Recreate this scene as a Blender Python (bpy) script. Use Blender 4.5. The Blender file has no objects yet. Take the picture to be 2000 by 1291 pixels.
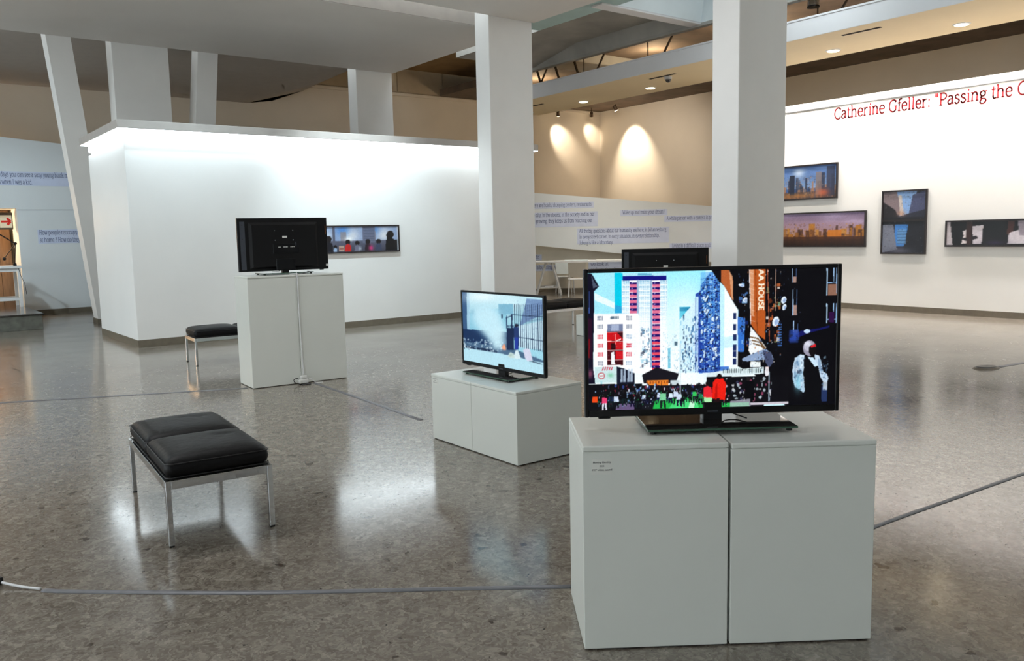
import bpy, bmesh, math, random
import numpy as np
from mathutils import Matrix, Vector

S = bpy.context.scene
COL = S.collection
random.seed(7)
RNG = np.random.default_rng(11)

# ------------------------------------------------------------------ camera
cam_data = bpy.data.cameras.new('camera')
cam_data.sensor_width = 36.0
cam_data.lens = 1629.67 / 2000 * 36.0
cam_data.clip_end = 200
cam = bpy.data.objects.new('camera', cam_data)
COL.objects.link(cam)
_p, _r, _y = math.radians(6.59675), math.radians(-1.224), math.radians(37.3579)
_fw = Vector((math.sin(_y) * math.cos(_p), math.cos(_y) * math.cos(_p), -math.sin(_p)))
_rt = Vector((math.cos(_y), -math.sin(_y), 0))
_up = _rt.cross(_fw)
_r2 = _rt * math.cos(_r) + _up * math.sin(_r)
_u2 = -_rt * math.sin(_r) + _up * math.cos(_r)
cam.matrix_world = Matrix(((_r2.x, _u2.x, -_fw.x, 0), (_r2.y, _u2.y, -_fw.y, 0), (_r2.z, _u2.z, -_fw.z, 1.6), (0, 0, 0, 1)))
S.camera = cam

# ------------------------------------------------------------------ world, exposure
world = bpy.data.worlds.new('world'); S.world = world
world.use_nodes = True
_bg = world.node_tree.nodes['Background']
_bg.inputs[0].default_value = (0.84, 0.94, 1.0, 1)
_bg.inputs[1].default_value = 2.9
S.view_settings.view_transform = 'Standard'
S.view_settings.look = 'None'
S.view_settings.gamma = 1.0
S.view_settings.exposure = 0.38
S.view_settings.use_curve_mapping = False
S.cycles.use_denoising = True
S.cycles.max_bounces = 5
S.cycles.diffuse_bounces = 3
S.cycles.glossy_bounces = 3
S.cycles.transmission_bounces = 2
S.cycles.caustics_reflective = False
S.cycles.caustics_refractive = False
S.cycles.use_adaptive_sampling = True
S.cycles.adaptive_threshold = 0.07
S.cycles.adaptive_min_samples = 12
S.cycles.sample_clamp_indirect = 6.0

def area(name, loc, rot, sx, sy, watts, color=(1, 1, 1), spread=180):
    d = bpy.data.lights.new(name, 'AREA'); d.shape = 'RECTANGLE'; d.size = sx; d.size_y = sy
    d.energy = watts; d.color = color; d.spread = math.radians(spread)
    o = bpy.data.objects.new(name, d); COL.objects.link(o); o.location = loc; o.rotation_euler = rot
    return o
def spot(name, loc, target, watts, color, deg=50, blend=0.6, size=0.06):
    d = bpy.data.lights.new(name, 'SPOT'); d.energy = watts; d.color = color
    d.spot_size = math.radians(deg); d.spot_blend = blend; d.shadow_soft_size = size
    o = bpy.data.objects.new(name, d); COL.objects.link(o); o.location = loc
    o.rotation_euler = (Vector(target) - Vector(loc)).to_track_quat('-Z', 'Y').to_euler()
    return o

# unseen fill lights added for general light, over and behind the camera
for cx in (-4.0, 1.0, 6.0):
    for cy in (-3.0, 2.0, 7.0):
        area('ceiling_fill', (cx, cy, 5.32), (0, 0, 0), 1.2, 0.6, {-3.0: 8, 2.0: 9, 7.0: 60}[cy], (0.96, 0.98, 1.0))
# linear wash lamp above the display wall, along the far top edge of the soffit
area('wall_wash', (14.86, 6.2, 4.90), (0, math.radians(-12), 0), 0.10, 10.4, 300, (1.0, 0.96, 0.95), 130)
# ceiling spots aimed at the white room
spot('room_spot', (6.4, 11.6, 5.25), (6.9, 13.45, 2.0), 560, (0.74, 0.91, 1.0), 66, 1.0, 0.12)
spot('room_spot', (3.6, 11.6, 5.25), (4.4, 13.45, 1.6), 230, (0.68, 0.89, 1.0), 90, 1.0, 0.12)

# unseen cool lights added under the lower ceiling to brighten the left side
for cx, cy in ((-0.6, 14.2), (-3.6, 14.2), (-0.6, 16.4)):
    area('ceiling_fill', (cx, cy, 5.24), (0, 0, 0), 1.2, 0.6, 45, (0.72, 0.90, 1.0))

# spot added outside the frame to brighten the left wall
spot('left_wall_fill', (-0.2, 16.6, 5.1), (3.1, 21.6, 1.7), 360, (0.74, 0.90, 1.0), 50, 1.0, 0.10)

# ------------------------------------------------------------------ materials
def lin(c):
    c = np.asarray(c, float)
    return np.where(c <= 0.04045, c / 12.92, ((c + 0.055) / 1.055) ** 2.4)
def rgb(r, g, b):
    l = lin(np.array([r, g, b]) / 255.0)
    return (float(l[0]), float(l[1]), float(l[2]), 1)

MATS = {}
def mat(name, col, rough=0.6, metal=0.0, var=0.05, scale=6.0, bump=0.0, bscale=120.0, spec=0.5, stretch=None, emit=None, estr=0.0, coat=0.0):
    if name in MATS: return MATS[name]
    m = bpy.data.materials.new(name); m.use_nodes = True
    nt = m.node_tree; b = nt.nodes['Principled BSDF']
    b.inputs['Roughness'].default_value = rough
    b.inputs['Metallic'].default_value = metal
    b.inputs['Specular IOR Level'].default_value = spec
    b.inputs['Coat Weight'].default_value = coat
    tc = nt.nodes.new('ShaderNodeTexCoord')
    src = tc.outputs['Object']
    if stretch:
        mp = nt.nodes.new('ShaderNodeMapping'); mp.inputs['Scale'].default_value = stretch
        nt.links.new(src, mp.inputs['Vector']); src = mp.outputs['Vector']
    n = nt.nodes.new('ShaderNodeTexNoise'); n.inputs['Scale'].default_value = scale; n.inputs['Detail'].default_value = 4
    nt.links.new(src, n.inputs['Vector'])
    r = nt.nodes.new('ShaderNodeValToRGB')
    r.color_ramp.elements[0].position = 0.3; r.color_ramp.elements[1].position = 0.7
    r.color_ramp.elements[0].color = (col[0] * (1 - var), col[1] * (1 - var), col[2] * (1 - var), 1)
    r.color_ramp.elements[1].color = (min(1, col[0] * (1 + var)), min(1, col[1] * (1 + var)), min(1, col[2] * (1 + var)), 1)
    nt.links.new(n.outputs['Fac'], r.inputs['Fac'])
    nt.links.new(r.outputs['Color'], b.inputs['Base Color'])
    if bump:
        n2 = nt.nodes.new('ShaderNodeTexNoise'); n2.inputs['Scale'].default_value = bscale; n2.inputs['Detail'].default_value = 3
        nt.links.new(src, n2.inputs['Vector'])
        bp = nt.nodes.new('ShaderNodeBump'); bp.inputs['Strength'].default_value = bump; bp.inputs['Distance'].default_value = 0.01
        nt.links.new(n2.outputs['Fac'], bp.inputs['Height']); nt.links.new(bp.outputs['Normal'], b.inputs['Normal'])
    if emit:
        b.inputs['Emission Color'].default_value = emit; b.inputs['Emission Strength'].default_value = estr
    MATS[name] = m
    return m

def floor_material():
    m = bpy.data.materials.new('terrazzo'); m.use_nodes = True; MATS['terrazzo'] = m
    nt = m.node_tree; b = nt.nodes['Principled BSDF']; L = nt.links
    tc = nt.nodes.new('ShaderNodeTexCoord'); src = tc.outputs['Object']
    def noise(sc, det=4, rough=0.6):
        n = nt.nodes.new('ShaderNodeTexNoise'); n.inputs['Scale'].default_value = sc
        n.inputs['Detail'].default_value = det; n.inputs['Roughness'].default_value = rough
        L.new(src, n.inputs['Vector']); return n
    def ramp(fac, stops):
        r = nt.nodes.new('ShaderNodeValToRGB'); e = r.color_ramp.elements
        e[0].position, e[0].color = stops[0]; e[1].position, e[1].color = stops[-1]
        for p_, c_ in stops[1:-1]:
            k = e.new(p_); k.color = c_
        L.new(fac, r.inputs['Fac']); return r
    def mix(fac, a, c, mode='MIX'):
        x = nt.nodes.new('ShaderNodeMixRGB'); x.blend_type = mode
        if isinstance(fac, float): x.inputs[0].default_value = fac
        else: L.new(fac, x.inputs[0])
        L.new(a, x.inputs[1])
        if isinstance(c, tuple): x.inputs[2].default_value = c
        else: L.new(c, x.inputs[2])
        return x
    # distorted coordinates so that the chips are ragged
    dn = noise(9, 3); dm = nt.nodes.new('ShaderNodeMixRGB'); dm.blend_type = 'ADD'; dm.inputs[0].default_value = 0.16
    L.new(src, dm.inputs[1]); L.new(dn.outputs['Color'], dm.inputs[2])
    def chips(sc):
        v = nt.nodes.new('ShaderNodeTexVoronoi'); v.inputs['Scale'].default_value = sc
        L.new(dm.outputs[0], v.inputs['Vector']); return v
    base = ramp(noise(3.0, 6).outputs['Fac'], [(0.3, rgb(112, 104, 94)), (0.5, rgb(126, 118, 107)), (0.72, rgb(140, 132, 122))])
    v1 = chips(24); c1 = ramp(v1.outputs['Color'], [(0.0, rgb(64, 54, 45)), (0.3, rgb(116, 107, 96)), (0.65, rgb(130, 121, 109)), (1.0, rgb(176, 168, 156))])
    x = mix(0.72, base.outputs[0], c1.outputs[0])
    v2 = chips(70); c2 = ramp(v2.outputs['Color'], [(0.0, rgb(56, 48, 40)), (0.5, rgb(124, 115, 103)), (1.0, rgb(182, 174, 162))])
    x = mix(0.40, x.outputs[0], c2.outputs[0])
    # few dark brown chips
    v3 = chips(9); thr = ramp(v3.outputs['Distance'], [(0.20, (1, 1, 1, 1)), (0.27, (0, 0, 0, 1))])
    sep = nt.nodes.new('ShaderNodeSeparateColor'); L.new(v3.outputs['Color'], sep.inputs[0])
    pick = ramp(sep.outputs[0], [(0.84, (0, 0, 0, 1)), (0.87, (1, 1, 1, 1))])
    mm = mix(1.0, thr.outputs[0], pick.outputs[0], 'MULTIPLY')
    x = mix(mm.outputs[0], x.outputs[0], rgb(67, 54, 45))
    v4 = chips(20); thr4 = ramp(v4.outputs['Distance'], [(0.10, (1, 1, 1, 1)), (0.14, (0, 0, 0, 1))])
    sep4 = nt.nodes.new('ShaderNodeSeparateColor'); L.new(v4.outputs['Color'], sep4.inputs[0])
    pick4 = ramp(sep4.outputs[1], [(0.8, (0, 0, 0, 1)), (0.84, (1, 1, 1, 1))])
    mm4 = mix(1.0, thr4.outputs[0], pick4.outputs[0], 'MULTIPLY')
    x = mix(mm4.outputs[0], x.outputs[0], rgb(51, 43, 39))
    L.new(x.outputs[0], b.inputs['Base Color'])
    rr = ramp(noise(1.2, 4).outputs['Fac'], [(0.3, (0.12,) * 3 + (1,)), (0.7, (0.19,) * 3 + (1,))])
    L.new(rr.outputs[0], b.inputs['Roughness'])
    b.inputs['Specular IOR Level'].default_value = 0.95
    bp = nt.nodes.new('ShaderNodeBump'); bp.inputs['Strength'].default_value = 0.02; bp.inputs['Distance'].default_value = 0.02
    L.new(noise(5, 3).outputs['Fac'], bp.inputs['Height']); L.new(bp.outputs['Normal'], b.inputs['Normal'])
    return m

M_FLOOR = floor_material()
M_WHITE = mat('white_wall_paint', rgb(238, 236, 232), 0.55, var=0.015, scale=1.5, bump=0.03, bscale=60)
M_COLUMN = mat('column_paint', rgb(238, 236, 232), 0.6, var=0.02, scale=2, bump=0.04, bscale=50)
M_CEIL = mat('ceiling_paint', rgb(226, 221, 215), 0.7, var=0.02, scale=1.2, bump=0.03, bscale=40)
M_BEIGE = mat('beige_wall_paint', rgb(236, 224, 206), 0.7, var=0.03, scale=1.0, bump=0.03, bscale=40)
M_GREYWALL = mat('pale_grey_wall_paint', rgb(224, 229, 230), 0.6, var=0.02, scale=1.2, bump=0.03, bscale=40)
M_BASE = mat('skirting_stone', rgb(112, 103, 88), 0.45, var=0.1, scale=14)
M_TEAL = mat('teal_light_tint', rgb(178, 206, 204), 0.6, var=0.05, scale=2)  # teal tint painted in for skylight falling on the strip
M_CONC = mat('concrete', rgb(166, 163, 156), 0.8, var=0.16, scale=1.6, bump=0.2, bscale=18)
M_ROOF = mat('roof_board', rgb(176, 146, 104), 0.85, var=0.15, scale=2.0, bump=0.1, bscale=20)
M_DARKGAP = mat('dark_roof', rgb(122, 106, 92), 0.85, var=0.2, scale=2.0)
M_SOFFIT = mat('soffit_paint', rgb(240, 218, 176), 0.65, var=0.03, scale=1.0)
M_FASCIA = mat('fascia_paint', rgb(232, 231, 232), 0.6, var=0.03, scale=1.0)
M_STEEL = mat('truss_steel', rgb(70, 58, 46), 0.5, 0.4, var=0.1)
M_PLINTH = mat('plinth_paint', rgb(222, 224, 216), 0.32, var=0.015, scale=3, bump=0.02, bscale=90)
M_BLACK = mat('tv_black_plastic', rgb(10, 10, 12), 0.3, spec=0.3, var=0.1, scale=20)
M_BLACKMATT = mat('tv_back_plastic', rgb(9, 9, 10), 0.55, spec=0.25, var=0.12, scale=30)
M_GLASSBLACK = mat('stand_dark_glass', rgb(30, 26, 24), 0.06, var=0.03, coat=1.0)
M_GLASSEDGE = mat('stand_glass_edge', rgb(52, 84, 66), 0.12, var=0.1)
M_GREYSTRIP = mat('tv_grey_strip', rgb(58, 62, 70), 0.4, var=0.08)
M_STICKER = mat('white_sticker', rgb(215, 215, 210), 0.6, var=0.03)
M_CHROME = mat('chrome', rgb(214, 216, 218), 0.10, 1.0, var=0.03, scale=8)
M_LEATHER = mat('black_leather', rgb(12, 11, 12), 0.48, spec=0.2, var=0.15, scale=7, bump=0.25, bscale=26)
M_PIPING = mat('leather_piping', rgb(20, 19, 20), 0.45, var=0.1)
M_RUBBER = mat('black_rubber', rgb(18, 18, 18), 0.7)
M_TAPE = mat('grey_cable_tape', rgb(112, 112, 116), 0.42, var=0.12, scale=20)
M_CABLEWHITE = mat('white_cable', rgb(225, 225, 225), 0.45)
M_CABLEBLACK = mat('black_cable', rgb(18, 18, 20), 0.45)
M_FRAME = mat('picture_frame', rgb(38, 30, 30), 0.4, var=0.1)
M_RED = mat('red_lettering', rgb(176, 28, 36), 0.5, var=0.03)
M_INK = mat('blue_lettering', rgb(84, 100, 150), 0.6, var=0.03)
M_VINYL = mat('pale_blue_vinyl', rgb(210, 219, 242), 0.5, var=0.03)
M_INKBLACK = mat('black_ink', rgb(40, 40, 42), 0.6)
M_PAPER = mat('paper', rgb(226, 226, 218), 0.6, var=0.02)
M_FURN = mat('white_furniture', rgb(230, 230, 228), 0.4, var=0.02)
M_CHAIRBACK = mat('chair_shell', rgb(196, 190, 176), 0.5, var=0.03)
M_CHAIRBLUE = mat('chair_shell_pale', rgb(205, 214, 214), 0.5, var=0.03)
M_WOOD = mat('wood_panel', rgb(132, 100, 72), 0.6, var=0.2, scale=4, stretch=(6, 6, 0.6))
M_STONE = mat('dark_stone_step', rgb(108, 108, 100), 0.18, var=0.2, scale=9)
M_STONETOP = mat('polished_step_top', rgb(52, 48, 44), 0.12, var=0.2, scale=9)
M_LAMPBLACK = mat('lamp_metal', rgb(22, 18, 16), 0.4, 0.3)
M_SLOT = mat('vent_slot', rgb(40, 32, 26), 0.8)
M_SIGNWHITE = mat('exit_sign_face', rgb(225, 212, 185), 0.5, emit=rgb(240, 225, 190), estr=0.08)
M_SIGNRED = mat('exit_sign_arrow', rgb(205, 40, 25), 0.5, emit=rgb(215, 35, 20), estr=0.1)
M_SPOTBODY = mat('spot_body', rgb(96, 78, 62), 0.4, 0.5)
M_SILVER = mat('lamp_silver', rgb(180, 184, 190), 0.25, 0.9)
M_DOMEGREY = mat('dome_housing', rgb(205, 205, 205), 0.5)
M_DOMEDARK = mat('dome_glass', rgb(14, 14, 16), 0.08, coat=1.0)
M_WARMLAMP = mat('warm_lamp_glow', rgb(255, 240, 205), 0.5, emit=(1.0, 0.82, 0.52, 1), estr=14)
M_COVE0 = mat('cove_trough', rgb(250, 250, 250), 0.5, emit=(0.9, 0.96, 1.0, 1), estr=2.2)
M_COVE1 = mat('cove_diffuser_soft', rgb(250, 250, 250), 0.5, emit=(0.76, 0.91, 1.0, 1), estr=4.5)
M_COVE2 = mat('cove_diffuser_bright', rgb(250, 250, 250), 0.5, emit=(0.80, 0.93, 1.0, 1), estr=7.0)

def color_mat(name, emit):
    m = bpy.data.materials.new(name); m.use_nodes = True
    nt = m.node_tree; b = nt.nodes['Principled BSDF']
    a = nt.nodes.new('ShaderNodeVertexColor'); a.layer_name = 'Col'
    if emit:
        b.inputs['Base Color'].default_value = (0.005, 0.005, 0.006, 1)
        b.inputs['Roughness'].default_value = 0.3; b.inputs['Specular IOR Level'].default_value = 0.12
        nt.links.new(a.outputs['Color'], b.inputs['Emission Color']); b.inputs['Emission Strength'].default_value = emit
    else:
        nt.links.new(a.outputs['Color'], b.inputs['Base Color']); b.inputs['Roughness'].default_value = 0.35
    return m
M_SCREEN = color_mat('screen_picture', 0.86)
M_PRINT = color_mat('photo_print', 0)

# ------------------------------------------------------------------ mesh helpers
def link(o):
    COL.objects.link(o); return o
def obj(name, bm, m, parent=None, smooth=False):
    me = bpy.data.meshes.new(name)
    if smooth:
        for f in bm.faces: f.smooth = True
    bm.to_mesh(me); bm.free()
    if m: me.materials.append(m)
    o = link(bpy.data.objects.new(name, me))
    if parent: o.parent = parent
    return o
def empty(name, loc=(0, 0, 0), rz=0.0):
    o = link(bpy.data.objects.new(name, None)); o.location = loc; o.rotation_euler = (0, 0, math.radians(rz))
    o.empty_display_size = 0.1
    return o
def tag(o, label=None, cat=None, group=None, kind=None):
    if label: o['label'] = label
    if cat: o['category'] = cat
    if group: o['group'] = group
    if kind: o['kind'] = kind
    return o
def struct(o, label=None):
    o['kind'] = 'structure'
    if label: o['label'] = label
    return o
def bx(bm, x0, y0, z0, x1, y1, z1, bev=0.0, seg=1, m4=None):
    mtx = Matrix.Translation(((x0 + x1) / 2, (y0 + y1) / 2, (z0 + z1) / 2)) @ Matrix.Diagonal((abs(x1 - x0), abs(y1 - y0), abs(z1 - z0), 1))
    if m4 is not None: mtx = m4 @ mtx
    r = bmesh.ops.create_cube(bm, size=1.0, matrix=mtx)
    if bev:
        es = set()
        for v in r['verts']: es.update(v.link_edges)
        bmesh.ops.bevel(bm, geom=list(es), offset=bev, segments=seg, affect='EDGES', profile=0.5)
    return bm
def box(name, a, b, m, parent=None, bev=0.0, seg=1, smooth=False):
    bm = bmesh.new(); bx(bm, *a, *b, bev, seg)
    return obj(name, bm, m, parent, smooth)
def cyl(bm, p0, p1, r0, r1=None, n=16, cap=True):
    p0, p1 = Vector(p0), Vector(p1); d = p1 - p0
    r1 = r0 if r1 is None else r1
    q = d.to_track_quat('Z', 'Y').to_matrix().to_4x4()
    bmesh.ops.create_cone(bm, cap_ends=cap, cap_tris=False, segments=n, radius1=r0, radius2=r1, depth=d.length, matrix=Matrix.Translation((p0 + p1) / 2) @ q)
    return bm
def bar(bm, p0, p1, w, h, upv=(0, 0, 1)):
    """box-section bar between two points"""
    p0, p1 = Vector(p0), Vector(p1); d = (p1 - p0); L = d.length; z = d.normalized()
    u = Vector(upv)
    if abs(z.dot(u)) > 0.95: u = Vector((1, 0, 0))
    x = u.cross(z).normalized(); y = z.cross(x)
    R = Matrix((x, y, z)).transposed().to_4x4()
    bmesh.ops.create_cube(bm, size=1.0, matrix=Matrix.Translation((p0 + p1) / 2) @ R @ Matrix.Diagonal((w, h, L, 1)))
    return bm
def prism(bm, bottom, top):
    """closed solid from two loops of equal length"""
    b = [bm.verts.new(v) for v in bottom]; t = [bm.verts.new(v) for v in top]
    n = len(b)
    bm.faces.new(list(reversed(b))); bm.faces.new(t)
    for i in range(n): bm.faces.new((b[i], b[(i + 1) % n], t[(i + 1) % n], t[i]))
    bmesh.ops.recalc_face_normals(bm, faces=bm.faces[:])
    return bm
def tube(pts, r, n=8, close=True):
    bm = bmesh.new(); rings = []
    pts = [Vector(p) for p in pts]
    for i, p_ in enumerate(pts):
        t = (pts[min(i + 1, len(pts) - 1)] - pts[max(i - 1, 0)]).normalized()
        u = Vector((0, 0, 1)) if abs(t.z) < 0.9 else Vector((1, 0, 0))
        x = u.cross(t).normalized(); y = t.cross(x)
        rings.append([bm.verts.new(p_ + (x * math.cos(a) + y * math.sin(a)) * r) for a in [2 * math.pi * k / n for k in range(n)]])
    for a, b in zip(rings, rings[1:]):
        for k in range(n): bm.faces.new((a[k], a[(k + 1) % n], b[(k + 1) % n], b[k]))
    bm.faces.new(list(reversed(rings[0]))); bm.faces.new(rings[-1])
    bmesh.ops.recalc_face_normals(bm, faces=bm.faces[:])
    return bm
def catmull(P, n=8):
    P = [np.array(p, float) for p in P]
    if len(P) < 3: return P
    Q = [2 * P[0] - P[1]] + P + [2 * P[-1] - P[-2]]
    out = []
    for i in range(1, len(Q) - 2):
        for k in range(n):
            t = k / n; a, b, c, d = Q[i - 1], Q[i], Q[i + 1], Q[i + 2]
            out.append(0.5 * (2 * b + (c - a) * t + (2 * a - 5 * b + 4 * c - d) * t * t + (3 * b - 3 * c + d - a) * t ** 3))
    out.append(P[-1]); return out

# ------------------------------------------------------------------ stroke lettering (units: x-height 50, capital 70)
F = {
 'a': (48, 's8,42,20,50,34,44,35,32,35,8', 'l35,8,39,2,46,3', 's35,30,20,28,7,16,10,3,22,0,35,10'),
 'b': (54, 'l10,72,10,0', 's10,38,26,50,44,38,44,14,28,-1,10,8', 'l3,71,10,71'),
 'c': (46, 's40,40,26,50,10,40,6,22,14,4,28,-1,42,8'),
 'd': (55, 'l44,72,44,1,52,1', 's44,40,28,50,10,38,7,18,16,2,28,-1,44,12', 'l36,71,44,71'),
 'e': (48, 'l7,27,41,27', 's41,27,39,42,25,50,10,42,6,24,12,6,26,-1,42,7'),
 'f': (31, 's34,68,26,73,16,66,14,54,14,30', 'l14,40,14,0', 'l3,49,29,49', 'l6,1,24,1'),
 'g': (50, 's24,50,9,44,8,30,18,21,32,23,39,34,34,46,24,50', 's18,21,10,13,20,7,38,4,44,-8,30,-20,12,-19,6,-9,16,5', 'l36,46,48,48'),
 'h': (57, 'l11,72,11,0', 's11,38,26,50,40,44,43,30', 'l43,34,43,0', 'l3,1,19,1', 'l35,1,52,1', 'l3,71,11,71'),
 'i': (28, 'l14,49,14,0', 'l5,48,14,48', 'l5,1,23,1', 'l14,63,14,70'),
 'j': (28, 's15,49,15,-8,4,-18', 'l15,63,15,70'),
 'k': (53, 'l10,72,10,0', 'l11,22,40,48', 'l20,30,44,1', 'l3,1,18,1', 'l34,1,51,1', 'l32,48,48,48', 'l3,71,10,71'),
 'l': (28, 'l13,72,13,0', 'l5,1,22,1', 'l5,71,13,71'),
 'm': (84, 'l11,49,11,0', 's11,38,24,50,36,46,40,32', 'l40,34,40,0', 's40,38,54,50,66,46,70,32', 'l70,34,70,0', 'l3,1,19,1', 'l33,1,48,1', 'l62,1,79,1', 'l3,48,11,48'),
 'n': (57, 'l11,49,11,0', 's11,38,26,50,40,44,43,30', 'l43,34,43,0', 'l3,1,19,1', 'l35,1,52,1', 'l3,48,11,48'),
 'o': (52, 's26,50,10,42,6,25,10,7,26,-1,42,7,46,25,42,42,26,50'),
 'p': (55, 'l11,49,11,-20', 's11,38,26,50,44,38,45,14,28,-1,11,9', 'l3,-19,20,-19', 'l3,48,11,48'),
 'q': (55, 'l44,49,44,-20', 's44,40,28,50,10,38,7,18,16,2,28,-1,44,12', 'l36,-19,52,-19'),
 'r': (41, 'l11,49,11,0', 's11,34,20,47,36,48', 'l3,1,21,1', 'l3,48,11,48'),
 's': (42, 's35,42,22,50,9,42,12,30,28,23,36,12,26,0,14,-1,6,8'),
 't': (33, 'l14,64,14,10', 's14,14,16,2,24,-1,32,4', 'l4,49,30,49'),
 'u': (57, 'l11,49,11,18', 's11,20,14,4,27,-1,43,12', 'l43,49,43,1,52,1', 'l3,48,11,48', 'l35,48,43,48'),
 'v': (49, 'l6,49,24,0', 'l24,0,43,49', 'l1,48,15,48', 'l35,48,49,48'),
 'w': (72, 'l6,49,21,0', 'l21,0,36,46', 'l36,46,51,0', 'l51,0,66,49', 'l1,48,14,48', 'l59,48,72,48'),
 'x': (48, 'l8,49,40,0', 'l40,49,8,0', 'l1,48,16,48', 'l32,48,47,48', 'l1,1,16,1', 'l32,1,47,1'),
 'y': (49, 'l6,49,25,0', 's43,49,26,0,16,-18,4,-17', 'l1,48,15,48', 'l35,48,49,48'),
 'z': (44, 'l7,48,37,48', 'l37,48,7,1', 'l7,1,38,1'),
 'A': (66, 'l6,0,33,70', 'l33,70,60,0', 'l16,24,50,24', 'l1,1,15,1', 'l50,1,66,1'),
 'C': (62, 's56,58,46,69,32,70,14,58,7,35,14,11,33,-1,48,2,57,12', 'l56,58,56,68'),
 'E': (54, 'l12,70,12,0', 'l4,69,46,69', 'l12,36,38,36', 'l4,1,48,1'),
 'G': (68, 's57,58,47,69,33,70,14,58,7,35,14,11,34,-1,48,2,57,10', 'l57,10,57,32', 'l46,32,64,32', 'l57,58,57,68'),
 'H': (72, 'l14,70,14,0', 'l57,70,57,0', 'l14,37,57,37', 'l5,1,23,1', 'l48,1,66,1', 'l5,69,23,69', 'l48,69,66,69'),
 'I': (32, 'l16,70,16,0', 'l7,1,25,1', 'l7,69,25,69'),
 'J': (36, 's22,70,22,10,14,-8,3,-12', 'l13,69,31,69'),
 'L': (54, 'l14,70,14,0', 'l5,1,48,1', 'l48,1,48,13', 'l5,69,23,69'),
 'M': (80, 'l14,70,14,0', 'l14,70,40,6', 'l40,6,66,70', 'l66,70,66,0', 'l5,1,23,1', 'l57,1,75,1'),
 'N': (72, 'l14,70,14,0', 'l14,70,56,2', 'l56,70,56,0', 'l5,1,23,1', 'l48,69,66,69', 'l5,69,15,69'),
 'O': (70, 's35,70,14,58,7,35,14,11,35,-1,56,11,63,35,56,58,35,70'),
 'P': (58, 'l14,70,14,0', 's14,69,34,69,50,60,50,42,34,32,14,32', 'l5,1,24,1', 'l5,69,14,69'),
 'S': (50, 's43,58,28,70,11,62,10,48,28,37,42,26,42,10,26,-1,8,8'),
 'T': (58, 'l29,70,29,0', 'l4,69,54,69', 'l20,1,38,1'),
 'U': (68, 's12,70,12,24,18,4,34,-1,50,4,56,24,56,70'),
 'W': (92, 'l8,70,27,0', 'l27,0,46,66', 'l46,66,65,0', 'l65,0,84,70', 'l1,69,17,69', 'l75,69,91,69'),
 '0': (50, 's25,68,10,56,8,34,10,12,25,-1,40,12,42,34,40,56,25,68'),
 '1': (40, 'l22,68,22,0', 'l10,56,22,68', 'l10,1,34,1'),
 '2': (48, 's8,54,22,68,38,60,38,44,8,1', 'l8,1,42,1'),
 '4': (50, 'l34,68,6,22', 'l6,22,46,22', 'l34,68,34,0'),
 '7': (46, 'l6,67,42,67', 'l42,67,18,0'),
 '.': (24, 'l12,0,12,7'), ',': (24, 'l13,6,9,-10'), ':': (24, 'l12,0,12,7', 'l12,38,12,45'),
 "'": (18, 'l9,70,9,54'), '"': (32, 'l10,72,9,52', 'l22,72,21,52'), '!': (26, 'l13,70,13,20', 'l13,0,13,7'),
 '?': (42, 's8,58,20,70,34,60,30,44,20,34,20,20', 'l20,0,20,7'), '-': (30, 'l5,24,25,24'), ' ': (26,),
}
GLYPH = {}
for ch, g in F.items():
    st = []
    for q in g[1:]:
        v = [float(t) for t in q[1:].split(',')]; pts = list(zip(v[::2], v[1::2]))
        st.append([np.array(p_) for p_ in pts] if q[0] == 'l' else catmull(pts, 4))
    GLYPH[ch] = (g[0], st)
def text_width(t): return sum(GLYPH[c][0] for c in t)
def text_quads(t, weight=8.5, contrast=0.6):
    """flat stroke quads of a line of text in font units"""
    x = 0.0; out = []
    for c in t:
        adv, st = GLYPH[c]
        for s_ in st:
            for a, b in zip(s_, s_[1:]):
                d = b - a; L = float(np.hypot(*d))
                if L < 1e-6: continue
                d = d / L; nrm = np.array([-d[1], d[0]])
                w = weight * (contrast + (1 - contrast) * abs(d[1])) / 2
                e = d * min(w * 0.5, 1.6)
                o = np.array([x, 0.0])
                out.append([a - e - nrm * w + o, b + e - nrm * w + o, b + e + nrm * w + o, a - e + nrm * w + o])
        x += adv
    return out
def text_mesh(name, lines, origin, xdir, height_unit, m, parent=None, leading=95, sx=1.0, weight=8.5, offset=0.0):
    """lettering on a vertical plane; origin = baseline start of first line; xdir = unit (x, y) reading direction"""
    verts, faces = [], []
    for i, t in enumerate(lines):
        for q in text_quads(t, weight):
            k = len(verts)
            for p_ in q:
                u = p_[0] * height_unit * sx; v = (p_[1] - leading * i) * height_unit
                verts.append((origin[0] + xdir[0] * u, origin[1] + xdir[1] * u, origin[2] + v))
            faces.append((k, k + 1, k + 2, k + 3))
    me = bpy.data.meshes.new(name); me.from_pydata(verts, [], faces); me.materials.append(m)
    o = link(bpy.data.objects.new(name, me))
    if parent: o.parent = parent
    return o

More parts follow.
